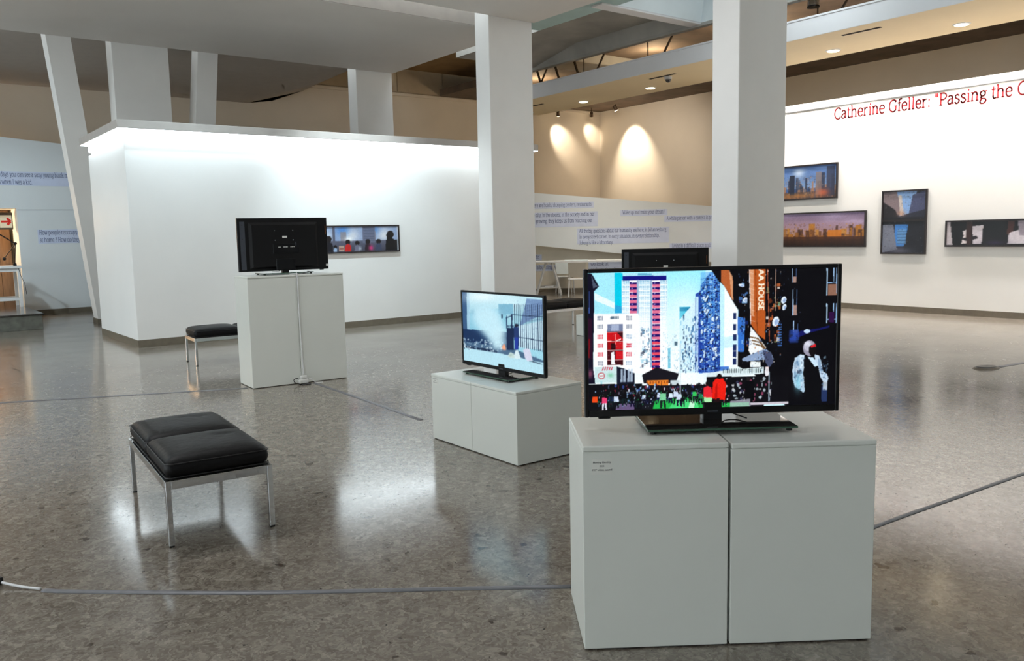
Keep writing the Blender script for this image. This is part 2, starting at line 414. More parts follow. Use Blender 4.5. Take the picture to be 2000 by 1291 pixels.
# ------------------------------------------------------------------ picture painting (colours stored on a fine vertex grid)
class Canvas:
    def __init__(s, w, h, corners, bg=(0, 0, 0)):
        """corners: TL, TR, BR, BL of the picture in drawing coordinates"""
        s.w, s.h = w, h; s.a = np.ones((h, w, 3)) * (np.array(bg) / 255.0)
        tl, tr, br, bl = [np.array(c, float) for c in corners]
        u = (np.arange(w) / (w - 1))[None, :, None]; v = (np.arange(h) / (h - 1))[:, None, None]
        P = (1 - v) * ((1 - u) * tl + u * tr) + v * ((1 - u) * bl + u * br)
        s.X, s.Y = P[..., 0], P[..., 1]
        s.x0, s.x1, s.y0, s.y1 = s.X.min(), s.X.max(), s.Y.min(), s.Y.max()
        s.mx = max(abs(tl[0] - bl[0]), abs(tr[0] - br[0])); s.my = max(abs(tl[1] - tr[1]), abs(bl[1] - br[1]))
    def win(s, x0, y0, x1, y1):
        """index window that surely holds a drawing rectangle"""
        kx, ky = (s.w - 1) / (s.x1 - s.x0 - s.mx + 1e-9), (s.h - 1) / (s.y1 - s.y0 - s.my + 1e-9)
        j0 = int((x0 - s.x0 - s.mx) * kx * .97) - 3; j1 = int((x1 - s.x0) * kx * 1.03) + 4
        i0 = int((y0 - s.y0 - s.my) * ky * .97) - 3; i1 = int((y1 - s.y0) * ky * 1.03) + 4
        return slice(max(0, i0), max(0, min(s.h, i1))), slice(max(0, j0), max(0, min(s.w, j1)))
    def put(s, m, col, al=1.0, w=None):
        c = np.array(col) / 255.0
        m = (m * al)[..., None]
        if w is None: s.a = s.a * (1 - m) + c * m
        else: s.a[w] = s.a[w] * (1 - m) + c * m
    def rect(s, x0, y0, x1, y1, col, al=1.0):
        w = s.win(x0, y0, x1, y1); X, Y = s.X[w], s.Y[w]
        s.put(((X >= x0) & (X <= x1) & (Y >= y0) & (Y <= y1)).astype(float), col, al, w)
    def ell(s, cx, cy, rx, ry, col, al=1.0, ang=0.0):
        q = max(rx, ry); w = s.win(cx - q, cy - q, cx + q, cy + q); X, Y = s.X[w], s.Y[w]
        c, n = math.cos(ang), math.sin(ang); dx, dy = X - cx, Y - cy
        s.put((((dx * c + dy * n) / rx) ** 2 + ((-dx * n + dy * c) / ry) ** 2 <= 1).astype(float), col, al, w)
    def glow(s, cx, cy, rx, ry, col, al=1.0):
        s.put(np.exp(-((s.X - cx) / rx) ** 2 - ((s.Y - cy) / ry) ** 2), col, al)
    def poly(s, pts, col, al=1.0):
        px = [p_[0] for p_ in pts]; py = [p_[1] for p_ in pts]
        w = s.win(min(px), min(py), max(px), max(py)); X, Y = s.X[w], s.Y[w]
        m = np.zeros(X.shape, bool); n = len(pts)
        for i in range(n):
            (x0, y0), (x1, y1) = pts[i], pts[(i + 1) % n]
            if y0 == y1: continue
            m ^= ((Y < y0) != (Y < y1)) & (X < (x1 - x0) * (Y - y0) / (y1 - y0) + x0)
        s.put(m.astype(float), col, al, w)
    def line(s, x0, y0, x1, y1, t_, col, al=1.0):
        w = s.win(min(x0, x1) - t_, min(y0, y1) - t_, max(x0, x1) + t_, max(y0, y1) + t_); X, Y = s.X[w], s.Y[w]
        dx, dy = x1 - x0, y1 - y0; L2 = dx * dx + dy * dy + 1e-9
        t = np.clip(((X - x0) * dx + (Y - y0) * dy) / L2, 0, 1)
        s.put((np.hypot(X - x0 - t * dx, Y - y0 - t * dy) <= t_ / 2).astype(float), col, al, w)
    def vgrad(s, y0, y1, c0, c1, x0=-1e9, x1=1e9, al=1.0):
        t = np.clip((s.Y - y0) / (y1 - y0), 0, 1)[..., None]
        c = (np.array(c0) * (1 - t) + np.array(c1) * t) / 255.0
        m = ((s.Y >= y0) & (s.Y <= y1) & (s.X >= x0) & (s.X <= x1)).astype(float)[..., None] * al
        s.a = s.a * (1 - m) + c * m
    def noise(s, amp, cell=1):
        h, w = -(-s.h // cell), -(-s.w // cell)
        n = np.kron(RNG.normal(0, amp, (h, w)), np.ones((cell, cell)))[:s.h, :s.w]
        s.a = np.clip(s.a * (1 + n[..., None]), 0, 1)
    def blur(s, k=1):
        for _ in range(k):
            p_ = np.pad(s.a, ((1, 1), (1, 1), (0, 0)), 'edge')
            s.a = (p_[1:-1, 1:-1] * 4 + p_[:-2, 1:-1] + p_[2:, 1:-1] + p_[1:-1, :-2] + p_[1:-1, 2:]) / 8
    def figure(s, x, y, h, top, legs):
        """small walking person: head, torso, legs"""
        s.ell(x, y - h * 0.92, h * 0.08, h * 0.09, (20, 14, 14))
        s.poly([(x - h * .15, y - h * .80), (x + h * .15, y - h * .80), (x + h * .17, y - h * .42), (x - h * .17, y - h * .42)], top)
        s.poly([(x - h * .13, y - h * .44), (x - h * .01, y - h * .44), (x - h * .06, y), (x - h * .15, y)], legs)
        s.poly([(x + h * .01, y - h * .44), (x + h * .13, y - h * .44), (x + h * .17, y), (x + h * .08, y)], legs)
    def mesh(s, name, w, h, m, parent, origin, xdir=(1, 0, 0)):
        """flat grid w x h metres, origin = lower left corner seen from the front, upright"""
        u = np.linspace(0, w, s.w); v = np.linspace(h, 0, s.h)
        U, V = np.meshgrid(u, v)
        co = np.stack([origin[0] + U * xdir[0], origin[1] + U * xdir[1], origin[2] + V], -1).reshape(-1, 3)
        idx = np.arange(s.w * s.h).reshape(s.h, s.w)
        q = np.stack([idx[1:, :-1], idx[1:, 1:], idx[:-1, 1:], idx[:-1, :-1]], -1).reshape(-1, 4)
        me = bpy.data.meshes.new(name)
        me.vertices.add(len(co)); me.vertices.foreach_set('co', co.astype(np.float32).ravel())
        me.loops.add(q.size); me.loops.foreach_set('vertex_index', q.astype(np.int32).ravel())
        me.polygons.add(len(q)); me.polygons.foreach_set('loop_start', np.arange(0, q.size, 4, dtype=np.int32))
        me.update()
        at = me.color_attributes.new('Col', 'FLOAT_COLOR', 'POINT')
        c = np.concatenate([lin(np.clip(s.a, 0, 1)).reshape(-1, 3), np.ones((s.w * s.h, 1))], 1)
        at.data.foreach_set('color', c.astype(np.float32).ravel())
        me.materials.append(m)
        o = link(bpy.data.objects.new(name, me))
        if parent: o.parent = parent
        return o

# ================================================================== STRUCTURE
struct(box('floor', (-9, -7, -0.2), (22.2, 26.2, 0), M_FLOOR), 'polished terrazzo floor')

# --- hall ceiling, canopy, columns
struct(box('ceiling_hall', (-9, -7, 5.34), (9.79, 11.99, 5.90), M_CEIL, bev=0.01), 'plain plastered ceiling of the hall')
struct(box('ceiling_canopy', (-6, 12.42, 5.257), (9.74, 17.0, 5.95), M_CEIL, bev=0.02), 'lower ceiling over the white room')
struct(box('ceiling_canopy_fascia', (-6, 12.405, 5.262), (9.735, 12.419, 5.94), mat('canopy_fascia_shade', rgb(168, 160, 152), 0.7)))  # darker grey painted in for the shade behind the hall ceiling edge
def column(i, x0, y0, x1, y1, z1=6.6):
    return struct(box('column_%d' % i, (x0, y0, 0), (x1, y1, z1), M_COLUMN, bev=0.012, seg=2), 'white painted rectangular column')
column(1, 8.79, 12.0, 9.75, 12.41)
column(2, 8.79, 6.74, 9.78, 7.16)
column(3, 8.82, 17.01, 9.72, 17.41)
column(4, 3.85, 17.01, 4.86, 17.42)
def slant(i, base, top, w, d):
    bm = bmesh.new()
    lo = [(base[0], base[1], 0), (base[0] + w, base[1], 0), (base[0] + w, base[1] + d, 0), (base[0], base[1] + d, 0)]
    hi = [(top[0], top[1], 6.4), (top[0] + w, top[1], 6.4), (top[0] + w, top[1] + d, 6.4), (top[0], top[1] + d, 6.4)]
    prism(bm, lo, hi)
    return struct(obj('column_%d' % i, bm, M_COLUMN), 'slanting white column')
slant(5, (3.51, 18.17), (2.63, 16.75), 0.40, 0.40)
slant(6, (4.92, 17.01), (5.53, 17.01), 0.39, 0.40)
for i, (x0, y0, x1, y1) in enumerate([(8.77, 11.98, 9.77, 12.43), (8.77, 6.72, 9.80, 7.18), (3.49, 18.15, 3.93, 18.59)]):
    struct(box('baseboard_column_%d' % (i + 1), (x0, y0, 0), (x1, y1, 0.10), M_BASE))

# --- white room with light cornice
BX0, BX1, BY0, BY1 = 3.12, 10.60, 13.45, 15.95
struct(box('wall_room', (BX0, BY0, 0.0), (BX1, BY1, 3.085), M_WHITE, bev=0.01, seg=2), 'white free-standing room in the hall')
struct(box('wall_room_upper', (BX0 + 0.04, BY0 + 0.04, 3.085), (BX1 - 0.04, BY1 - 0.04, 3.26), M_WHITE))
struct(box('baseboard_room', (BX0 - 0.002, BY0 - 0.002, 0), (BX1 + 0.002, BY1 + 0.002, 0.115), M_BASE))
bm = bmesh.new(); OX, OY = 0.13, 0.24
bx(bm, BX0 - OX, BY0 - OY, 3.25, BX1 + 0.25, BY1 - 0.02, 3.37, 0.006)
cornice = struct(obj('trim_1', bm, mat('cornice_paint', rgb(182, 174, 167), 0.6)), 'grey cornice with a light trough under it')
# diffuser strips under the cornice and the trough face below them
def strip(x0, y0, x1, y1, m):
    o = box('light_diffuser', (x0, y0, 3.238), (x1, y1, 3.2495), m, cornice); return o
e = 0.012
strip(BX0 - OX + e, BY0 - OY + e, 5.2, BY0 - .005, M_COVE1)
strip(5.21, BY0 - OY + e, BX1 + .24, BY0 - .005, M_COVE2)
strip(BX0 - OX + e, BY0, BX0 - .005, BY1 - 0.04, M_COVE2)
box('light_trough', (BX0 + 0.002, BY0 + 0.002, 3.125), (5.2, BY0 + 0.035, 3.237), M_COVE0, cornice)
box('light_trough', (5.21, BY0 + 0.002, 3.125), (BX1 - 0.02, BY0 + 0.035, 3.237), M_COVE0, cornice)
box('light_trough', (BX0 + 0.002, BY0 + 0.04, 3.125), (BX0 + 0.035, BY1 - 0.04, 3.237), M_COVE0, cornice)

# --- back wall, outer right wall, roof pieces
YB, XW = 23.0, 21.85
struct(box('wall_back', (-9, YB, 0), (XW + 0.3, YB + 0.25, 7.0), M_BEIGE))
struct(box('wall_right', (XW, -7, 0), (XW + 0.3, YB, 7.0), M_BEIGE))
struct(box('trim_2', (4.6, YB - 0.05, 5.90), (XW, YB, 5.98), M_BEIGE))
wb = struct(box('wall_back_frieze', (4.6, YB - 0.03, 6.0), (XW - 0.06, YB - 0.005, 6.9), mat('frieze_board', rgb(176, 160, 136), 0.7, var=0.05)))
for k in range(10):
    x = 5.0 + 1.66 * k
    box('panel', (x, YB - 0.055, 6.02), (x + 1.63, YB - 0.031, 6.85), mat('frieze_panel', rgb(196, 178, 150), 0.7, var=0.04), wb)
struct(box('ceiling_rear', (-9, 17.45, 6.6), (12.9, 26, 6.8), M_CONC))
# low sloping underside of the upper walkway behind the canopy
bm = bmesh.new()
lo_ = [(-8.8, 17.45, 5.38), (9.0, 17.45, 5.38), (9.4, 20.0, 5.50), (10.2, 22.995, 5.78), (9.3, 22.995, 5.44), (8.6, 22.995, 5.33), (-8.8, 22.995, 5.33)]
prism(bm, lo_, [(v[0], v[1], 6.55) for v in lo_])
struct(obj('ceiling_walkway', bm, mat('walkway_shade', rgb(196, 187, 178), 0.75, var=0.03)), 'underside of the upper walkway')  # darker than the other ceilings, shade put into the colour

# --- display wall with the exhibition heading
XG = 15.2
struct(box('wall_display', (XG, -2.0, 0), (XG + 0.22, 11.5, 4.08), M_WHITE, bev=0.006), 'white display wall with framed photographs')
struct(box('baseboard_display', (XG - 0.012, -2.0, 0), (XG, 11.5, 0.11), M_BASE))
struct(box('trim_4', (XG - 0.012, -2.0, 3.940), (XG, 11.5, 3.956), mat('picture_rail', rgb(150, 148, 146), 0.4, 0.5)), 'thin picture rail')

# --- soffit with downlights
struct(box('ceiling_soffit', (12.93, -5, 4.80), (14.80, 18.0, 4.83), M_SOFFIT), 'cream soffit with downlights along the display wall')
struct(box('ceiling_soffit_fascia', (12.90, -5, 4.80), (12.929, 18.0, 5.10), M_FASCIA))
struct(box('ceiling_soffit_ledge', (12.88, -5, 5.10), (13.6, 18.0, 5.13), M_FASCIA))
struct(box('ceiling_gap', (14.82, -6, 6.00), (XW - 0.001, YB - 0.06, 6.2), M_DARKGAP))
# --- concrete coffers between hall ceiling and soffit
def coffer(i, y0, y1, yt0, yt1, zt, m):
    bm = bmesh.new()
    x0, x1, zb = 10.67, 12.87, 5.5
    xt0, xt1 = 10.75, 12.78
    b = [bm.verts.new(v) for v in ((x0, y0, zb), (x1, y0, zb), (x1, y1, zb), (x0, y1, zb))]
    t = [bm.verts.new(v) for v in ((xt0, yt0, zt), (xt1, yt0, zt), (xt1, yt1, zt), (xt0, yt1, zt))]
    o = [bm.verts.new(v) for v in ((x0, y0, 7.0), (x1, y0, 7.0), (x1, y1, 7.0), (x0, y1, 7.0))]
    bm.faces.new(t)
    for k in range(4):
        n = (k + 1) % 4
        bm.faces.new((b[k], b[n], t[n], t[k])); bm.faces.new((b[k], o[k], o[n], b[n]))
    bm.faces.new(o)
    bmesh.ops.recalc_face_normals(bm, faces=bm.faces[:])
    return struct(obj('ceiling_coffer_%d' % i, bm, m), 'splayed concrete ceiling coffer')
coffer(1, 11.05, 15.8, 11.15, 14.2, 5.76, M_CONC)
coffer(2, 5.6, 10.75, 5.8, 10.55, 6.35, mat('coffer_daylit', rgb(222, 230, 232), 0.7, var=0.04, scale=2))  # paler bluish colour stands in for daylight on the concrete
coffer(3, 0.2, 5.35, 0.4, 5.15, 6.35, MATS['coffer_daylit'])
struct(box('beam_1', (10.3, 10.76, 5.47), (12.95, 11.04, 6.6), M_FASCIA, bev=0.01), 'ledge beam between the coffers')
struct(box('beam_2', (10.3, 5.36, 5.47), (12.95, 5.59, 6.6), M_FASCIA, bev=0.01))
struct(box('beam_3', (12.872, -5, 5.44), (13.02, 16.0, 6.6), M_CONC, bev=0.01), 'concrete edge beam above the soffit')
struct(box('ceiling_teal', (9.80, -5, 5.50), (10.66, 12.9, 5.56), M_TEAL), 'teal strip beside the hall ceiling')
struct(box('ceiling_roof', (13.03, -5, 6.7), (21.8, 22.9, 6.9), M_ROOF))
struct(box('ceiling_roof_edge', (9.8, 15.85, 6.55), (13.0, 22.9, 6.6), M_ROOF))
struct(box('beam_4', (13.2, 15.6, 5.75), (17.0, 16.6, 6.65), M_CONC, bev=0.02), 'concrete cross beam above the soffit')
# --- ramp: sloping parapet, wall under it
L0 = Vector((14.4, 17.67)); LD = Vector((0.753, -0.658)); LN = Vector((-0.658, -0.753))   # LN points to the camera side
def LP(s, off, z):
    p_ = L0 + LD * s + LN * off; return (p_.x, p_.y, z)
def pz_top(s): return 2.672 - 0.0982 * s
def pz_bot(s): return 1.274 - 0.114 * s
bm = bmesh.new()
sa, sb_ = -3.2, 5.6
prism(bm, [LP(sa, .25, pz_bot(sa)), LP(sb_, .25, pz_bot(sb_)), LP(sb_, .25, pz_top(sb_)), LP(sa, .25, pz_top(sa))],
      [LP(sa, .10, pz_bot(sa)), LP(sb_, .10, pz_bot(sb_)), LP(sb_, .10, pz_top(sb_)), LP(sa, .10, pz_top(sa))])
struct(obj('wall_ramp', bm, M_GREYWALL), 'sloping parapet of the ramp with printed texts')
bm = bmesh.new()
prism(bm, [LP(sa, .0, 0), LP(sb_, .0, 0), LP(sb_, .0, pz_bot(sb_) + .3), LP(sa, .0, pz_bot(sa) + .3)],
      [LP(sa, -.15, 0), LP(sb_, -.15, 0), LP(sb_, -.15, pz_bot(sb_) + .3), LP(sa, -.15, pz_bot(sa) + .3)])
struct(obj('wall_under_ramp', bm, mat('under_ramp_paint', rgb(226, 218, 200), 0.6, var=0.02)), 'cream wall under the ramp')
bm = bmesh.new()
prism(bm, [LP(sa, .015, 0), LP(sb_, .015, 0), LP(sb_, .015, .10), LP(sa, .015, .10)], [LP(sa, .001, 0), LP(sb_, .001, 0), LP(sb_, .001, .10), LP(sa, .001, .10)])
struct(obj('baseboard_under_ramp', bm, M_BASE))
# --- left wall with sloping top, alcove, step
YL = 21.6
bm = bmesh.new()
def lt(x): return 3.96 - 0.082 * (x - 2.45)
prism(bm, [(2.68, YL, 0), (11.0, YL, 0), (11.0, YL, lt(11)), (2.68, YL, lt(2.68))], [(2.68, YL + .9, 0), (11.0, YL + .9, 0), (11.0, YL + .9, lt(11)), (2.68, YL + .9, lt(2.68))])
struct(obj('wall_left', bm, M_GREYWALL), 'pale wall with sloping top and printed texts')
bm = bmesh.new()
prism(bm, [(-8, YL, 2.40), (2.68, YL, 2.40), (2.68, YL, lt(2.68)), (-8, YL, lt(-8))], [(-8, YL + .9, 2.40), (2.68, YL + .9, 2.40), (2.68, YL + .9, lt(2.68)), (-8, YL + .9, lt(-8))])
struct(obj('wall_left_lintel', bm, M_GREYWALL))
struct(box('wall_left_groove', (2.70, YL - 0.004, 2.36), (5.0, YL, 2.372), mat('groove_line', rgb(160, 164, 166), 0.6)))
struct(box('wall_left_end', (-8, YL, 0), (0.6, YL + 0.9, 2.39), M_GREYWALL))
struct(box('baseboard_left', (2.72, YL - 0.014, 0), (11, YL - 0.001, 0.11), M_BASE))
alc = struct(box('wall_alcove', (0.2, 22.85, 0), (2.67, 22.95, 2.6), M_WOOD), 'wood panelled back of the alcove')
for k in range(9):
    box('panel', (0.5 + k * 0.24, 22.825, 0.301), (0.5 + k * 0.24 + 0.232, 22.848, 2.39), M_WOOD, alc)
step = struct(box('floor_step', (-2.0, 17.9, 0), (2.49, 22.8, 0.27), M_STONE, bev=0.004), 'stone step in front of the alcove')
box('step_top', (-2.0, 17.87, 0.27), (2.515, 22.8, 0.30), M_STONETOP, step, bev=0.006)
# outer shell: big windows to the left and behind the camera
def window_wall(i, a, b, axis):
    w = empty('window_%d' % i); struct(w, 'tall glazed wall of the hall')
    n = 8
    for k in range(n + 1):
        t = k / n
        x = a[0] + (b[0] - a[0]) * t; y = a[1] + (b[1] - a[1]) * t
        box('mullion', (x - .06, y - .06, 0), (x + .06, y + .06, 3.49), M_FASCIA, w)
    for z in (0.0, 2.2, 3.34):
        if axis == 'y': box('transom', (a[0] - .05, a[1], z), (a[0] + .05, b[1], z + 0.15), M_FASCIA, w)
        else: box('transom', (a[0], a[1] - .05, z), (b[0], a[1] + .05, z + 0.15), M_FASCIA, w)
window_wall(1, (-8.9, -6.9), (-8.9, 17.5), 'y')
struct(box('wall_rear', (-9, -7.2, 0), (22.15, -7.0, 7.0), M_GREYWALL), 'plain wall behind the camera')
struct(box('wall_left_blocker', (-9, -7, 3.5), (-8.92, 17.5, 5.9), M_GREYWALL))  # unseen wall added above the windows to keep light off the ceilings
struct(box('wall_left_rear', (-9, 17.6, 0), (-8.9, 23.0, 6.6), M_GREYWALL))

# ================================================================== PLINTHS
def plinth_block(x0, x1, depth, h, parent_loc, rz, label, group, gap=0.0):
    t = empty('plinth_block', parent_loc, rz)
    tag(t, label, 'plinth', group)
    b = box('body', (x0, 0, 0.006), (x1, depth, h - 0.022), M_PLINTH, t, bev=0.003, seg=2)
    box('top_panel', (x0 - 0.0, -0.004, h - 0.0215), (x1 - gap, depth + 0.003, h), M_PLINTH, t, bev=0.005, seg=2)
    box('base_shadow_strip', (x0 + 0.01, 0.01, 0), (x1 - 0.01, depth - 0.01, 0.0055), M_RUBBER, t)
    return t
def label_card(t, x, z, lines, y=-0.0012, w=0.075, h=0.06):
    c = box('label_card', (x, y, z - h), (x + w, -0.0001, z), M_PAPER, t)
    n = len(lines)
    for k, s_ in enumerate(lines):
        u = 0.0070 / 70; W = text_width(s_) * u
        text_mesh('caption_line', [s_], (x + (w - W) / 2, y - 0.0007, z - 0.016 - k * 0.0145), (1, 0), u, M_INKBLACK, c, weight=10)
    return c
FR = -35.6
fp = (2.052, 2.270, 0)
pa = plinth_block(0.0, 0.553, 0.50, 0.805, fp, FR, 'white plinth block with caption card, under the largest bright screen, on its left', 'plinth blocks under the city street screen')
label_card(pa, 0.035, 0.755, ['Moving Identity', '2014', "4'07'' video, sound"])
plinth_block(0.563, 1.117, 0.50, 0.800, fp, FR, 'plain white plinth block under the largest bright screen, on its right', 'plinth blocks under the city street screen')
R2 = -90.0
pb = plinth_block(0.0, 0.545, 0.60, 0.522, (3.43, 5.555, 0), R2, 'low white plinth block with small caption card, under the smoke scene screen', 'low plinth blocks under the smoke scene screen')
label_card(pb, 0.02, 0.50, ['Moving Identity', '2014', 'video, sound'])
plinth_block(0.548, 1.095, 0.60, 0.522, (3.43, 5.555, 0), R2, 'low white plinth block without card, nearest half under the smoke scene screen', 'low plinth blocks under the smoke scene screen')
plinth_block(0.0, 0.538, 0.47, 1.207, (3.15, 8.735, 0), -3.5, 'tall white plinth block, left half under the screen turned away', 'tall plinth blocks under the turned away screen')
plinth_block(0.541, 1.08, 0.47, 1.207, (3.15, 8.735, 0), -3.5, 'tall white plinth block, right half beside the hanging white cable', 'tall plinth blocks under the turned away screen')
plinth_block(0.0, 1.06, 0.5, 0.74, (7.18, 7.16, 0), -40, 'white plinth hidden behind the largest bright screen', None)
t = plinth_block(0.0, 0.75, 0.45, 0.325, (8.68, 9.71, 0), -92, 'low white block on the floor beside the far black bench', None)

# ================================================================== TELEVISIONS
def television(loc, rz, label, scale=1.0, canvas=None, group='flat televisions on plinths'):
    t = empty('television', loc, rz); t.scale = (scale,) * 3
    tag(t, label, 'television', group)
    W, H, z0 = 1.05, 0.605, 0.043
    # bezel of four bars
    bl, bt, bb = 0.017, 0.016, 0.028
    bm = bmesh.new()
    bx(bm, -W / 2, -.014, z0, -W / 2 + bl, .014, z0 + H, .003); bx(bm, W / 2 - bl, -.014, z0, W / 2, .014, z0 + H, .003)
    bx(bm, -W / 2 + bl, -.014, z0, W / 2 - bl, .014, z0 + bb, .003); bx(bm, -W / 2 + bl, -.014, z0 + H - bt, W / 2 - bl, .014, z0 + H, .003)
    bez = obj('bezel', bm, M_BLACK, t)
    box('logo_plate', (-.022, -.0155, z0 + .010), (.022, -.0141, z0 + .016), M_GREYSTRIP, bez)
    box('sensor', (-W / 2 + .055, -.013, z0 - .008), (-W / 2 + .105, .006, z0 + .001), M_BLACK, bez, bev=.003)
    # back shell
    bm = bmesh.new()
    bx(bm, -W / 2 + .004, .0, z0 + .004, W / 2 - .004, .022, z0 + H - .004, .004)
    sh = obj('back_panel', bm, M_BLACKMATT, t)
    bm = bmesh.new()
    prism(bm, [(-.40, .022, z0 + .03), (.40, .022, z0 + .03), (.40, .022, z0 + H - .05), (-.40, .022, z0 + H - .05)],
          [(-.37, .052, z0 + .05), (.37, .052, z0 + .05), (.37, .052, z0 + H - .08), (-.37, .052, z0 + H - .08)])
    obj('back_cover', bm, M_BLACKMATT, t)
    box('side_strip', (W / 2 - .085, .0222, z0 + .02), (W / 2 - .03, .024, z0 + H - .04), M_GREYSTRIP, sh)
    for k in range(4):
        bm = bmesh.new(); cyl(bm, (W / 2 - .055, .023, z0 + .06 + k * .155), (W / 2 - .055, .026, z0 + .06 + k * .155), .004, n=10)
        obj('screw', bm, M_RUBBER, sh)
    box('rating_label', (-.03, .0522, z0 + .375), (.025, .0532, z0 + .398), M_STICKER, sh)
    for k, (x, z) in enumerate(((.11, .46), (-.10, .46), (.11, .35), (-.10, .35))):
        bm = bmesh.new(); cyl(bm, (x, .052, z0 + z), (x, .0545, z0 + z), .006, n=10); obj('mount_screw', bm, M_SILVER, sh)
    pn = box('connector_panel', (-.16, .0522, z0 + .20), (.14, .056, z0 + .31), M_BLACK, sh, bev=.002)
    for k, (x, w) in enumerate(((.05, .03), (.0, .02), (-.03, .025), (-.075, .012), (-.092, .012), (-.11, .012))):
        box('connector', (x, .056, z0 + .268), (x + w, .059, z0 + .276), M_STICKER, sh)
    box('port_column', (-.135, .056, z0 + .285), (-.125, .058, z0 + .33), M_GREYSTRIP, sh)
    box('stand_cover', (-.11, .0522, z0 + .01), (.11, .058, z0 + .14), M_BLACK, t, bev=.003)
    box('serial_sticker', (-W / 2 + .01, .0222, z0 + .035), (-W / 2 + .032, .0235, z0 + .06), M_STICKER, sh)
    box('power_led_strip', (-W / 2 + .022, .0222, z0 + .41), (-W / 2 + .028, .0232, z0 + .51), mat('orange_seal', rgb(150, 84, 34), .5), sh)
    # neck and glass stand
    box('neck', (-.04, -.012, .012), (.04, .035, z0 + .05), M_BLACK, t, bev=.004)
    st = box('stand_base', (-.295, -.168, .012), (.295, .14, .0225), M_GLASSBLACK, t, bev=.001)
    bm = bmesh.new(); bx(bm, -.297, -.170, .0135, .297, .142, .021)
    obj('glass_edge', bm, M_GLASSEDGE, st)
    for x in (-.27, .27):
        for y in (-.145, .12):
            bm = bmesh.new(); cyl(bm, (x, y, 0), (x, y, .0125), .012, n=12); obj('foot', bm, M_RUBBER, st)
    if canvas is not None:
        canvas.mesh('screen', W - 2 * bl, H - bt - bb, M_SCREEN, t, (-W / 2 + bl, -.0085, z0 + bb))
    else:
        box('screen', (-W / 2 + bl, -.0090, z0 + bb), (W / 2 - bl, -.0085, z0 + H - bt), M_GLASSBLACK, t)
    # short power lead hanging behind the neck
    obj('power_lead', tube(catmull([(.03, .04, z0 + .05), (.06, .05, .05), (.10, .02, .035), (.13, -.05, .031)], 6), .0028, 6), M_CABLEBLACK, t, True)
    return t

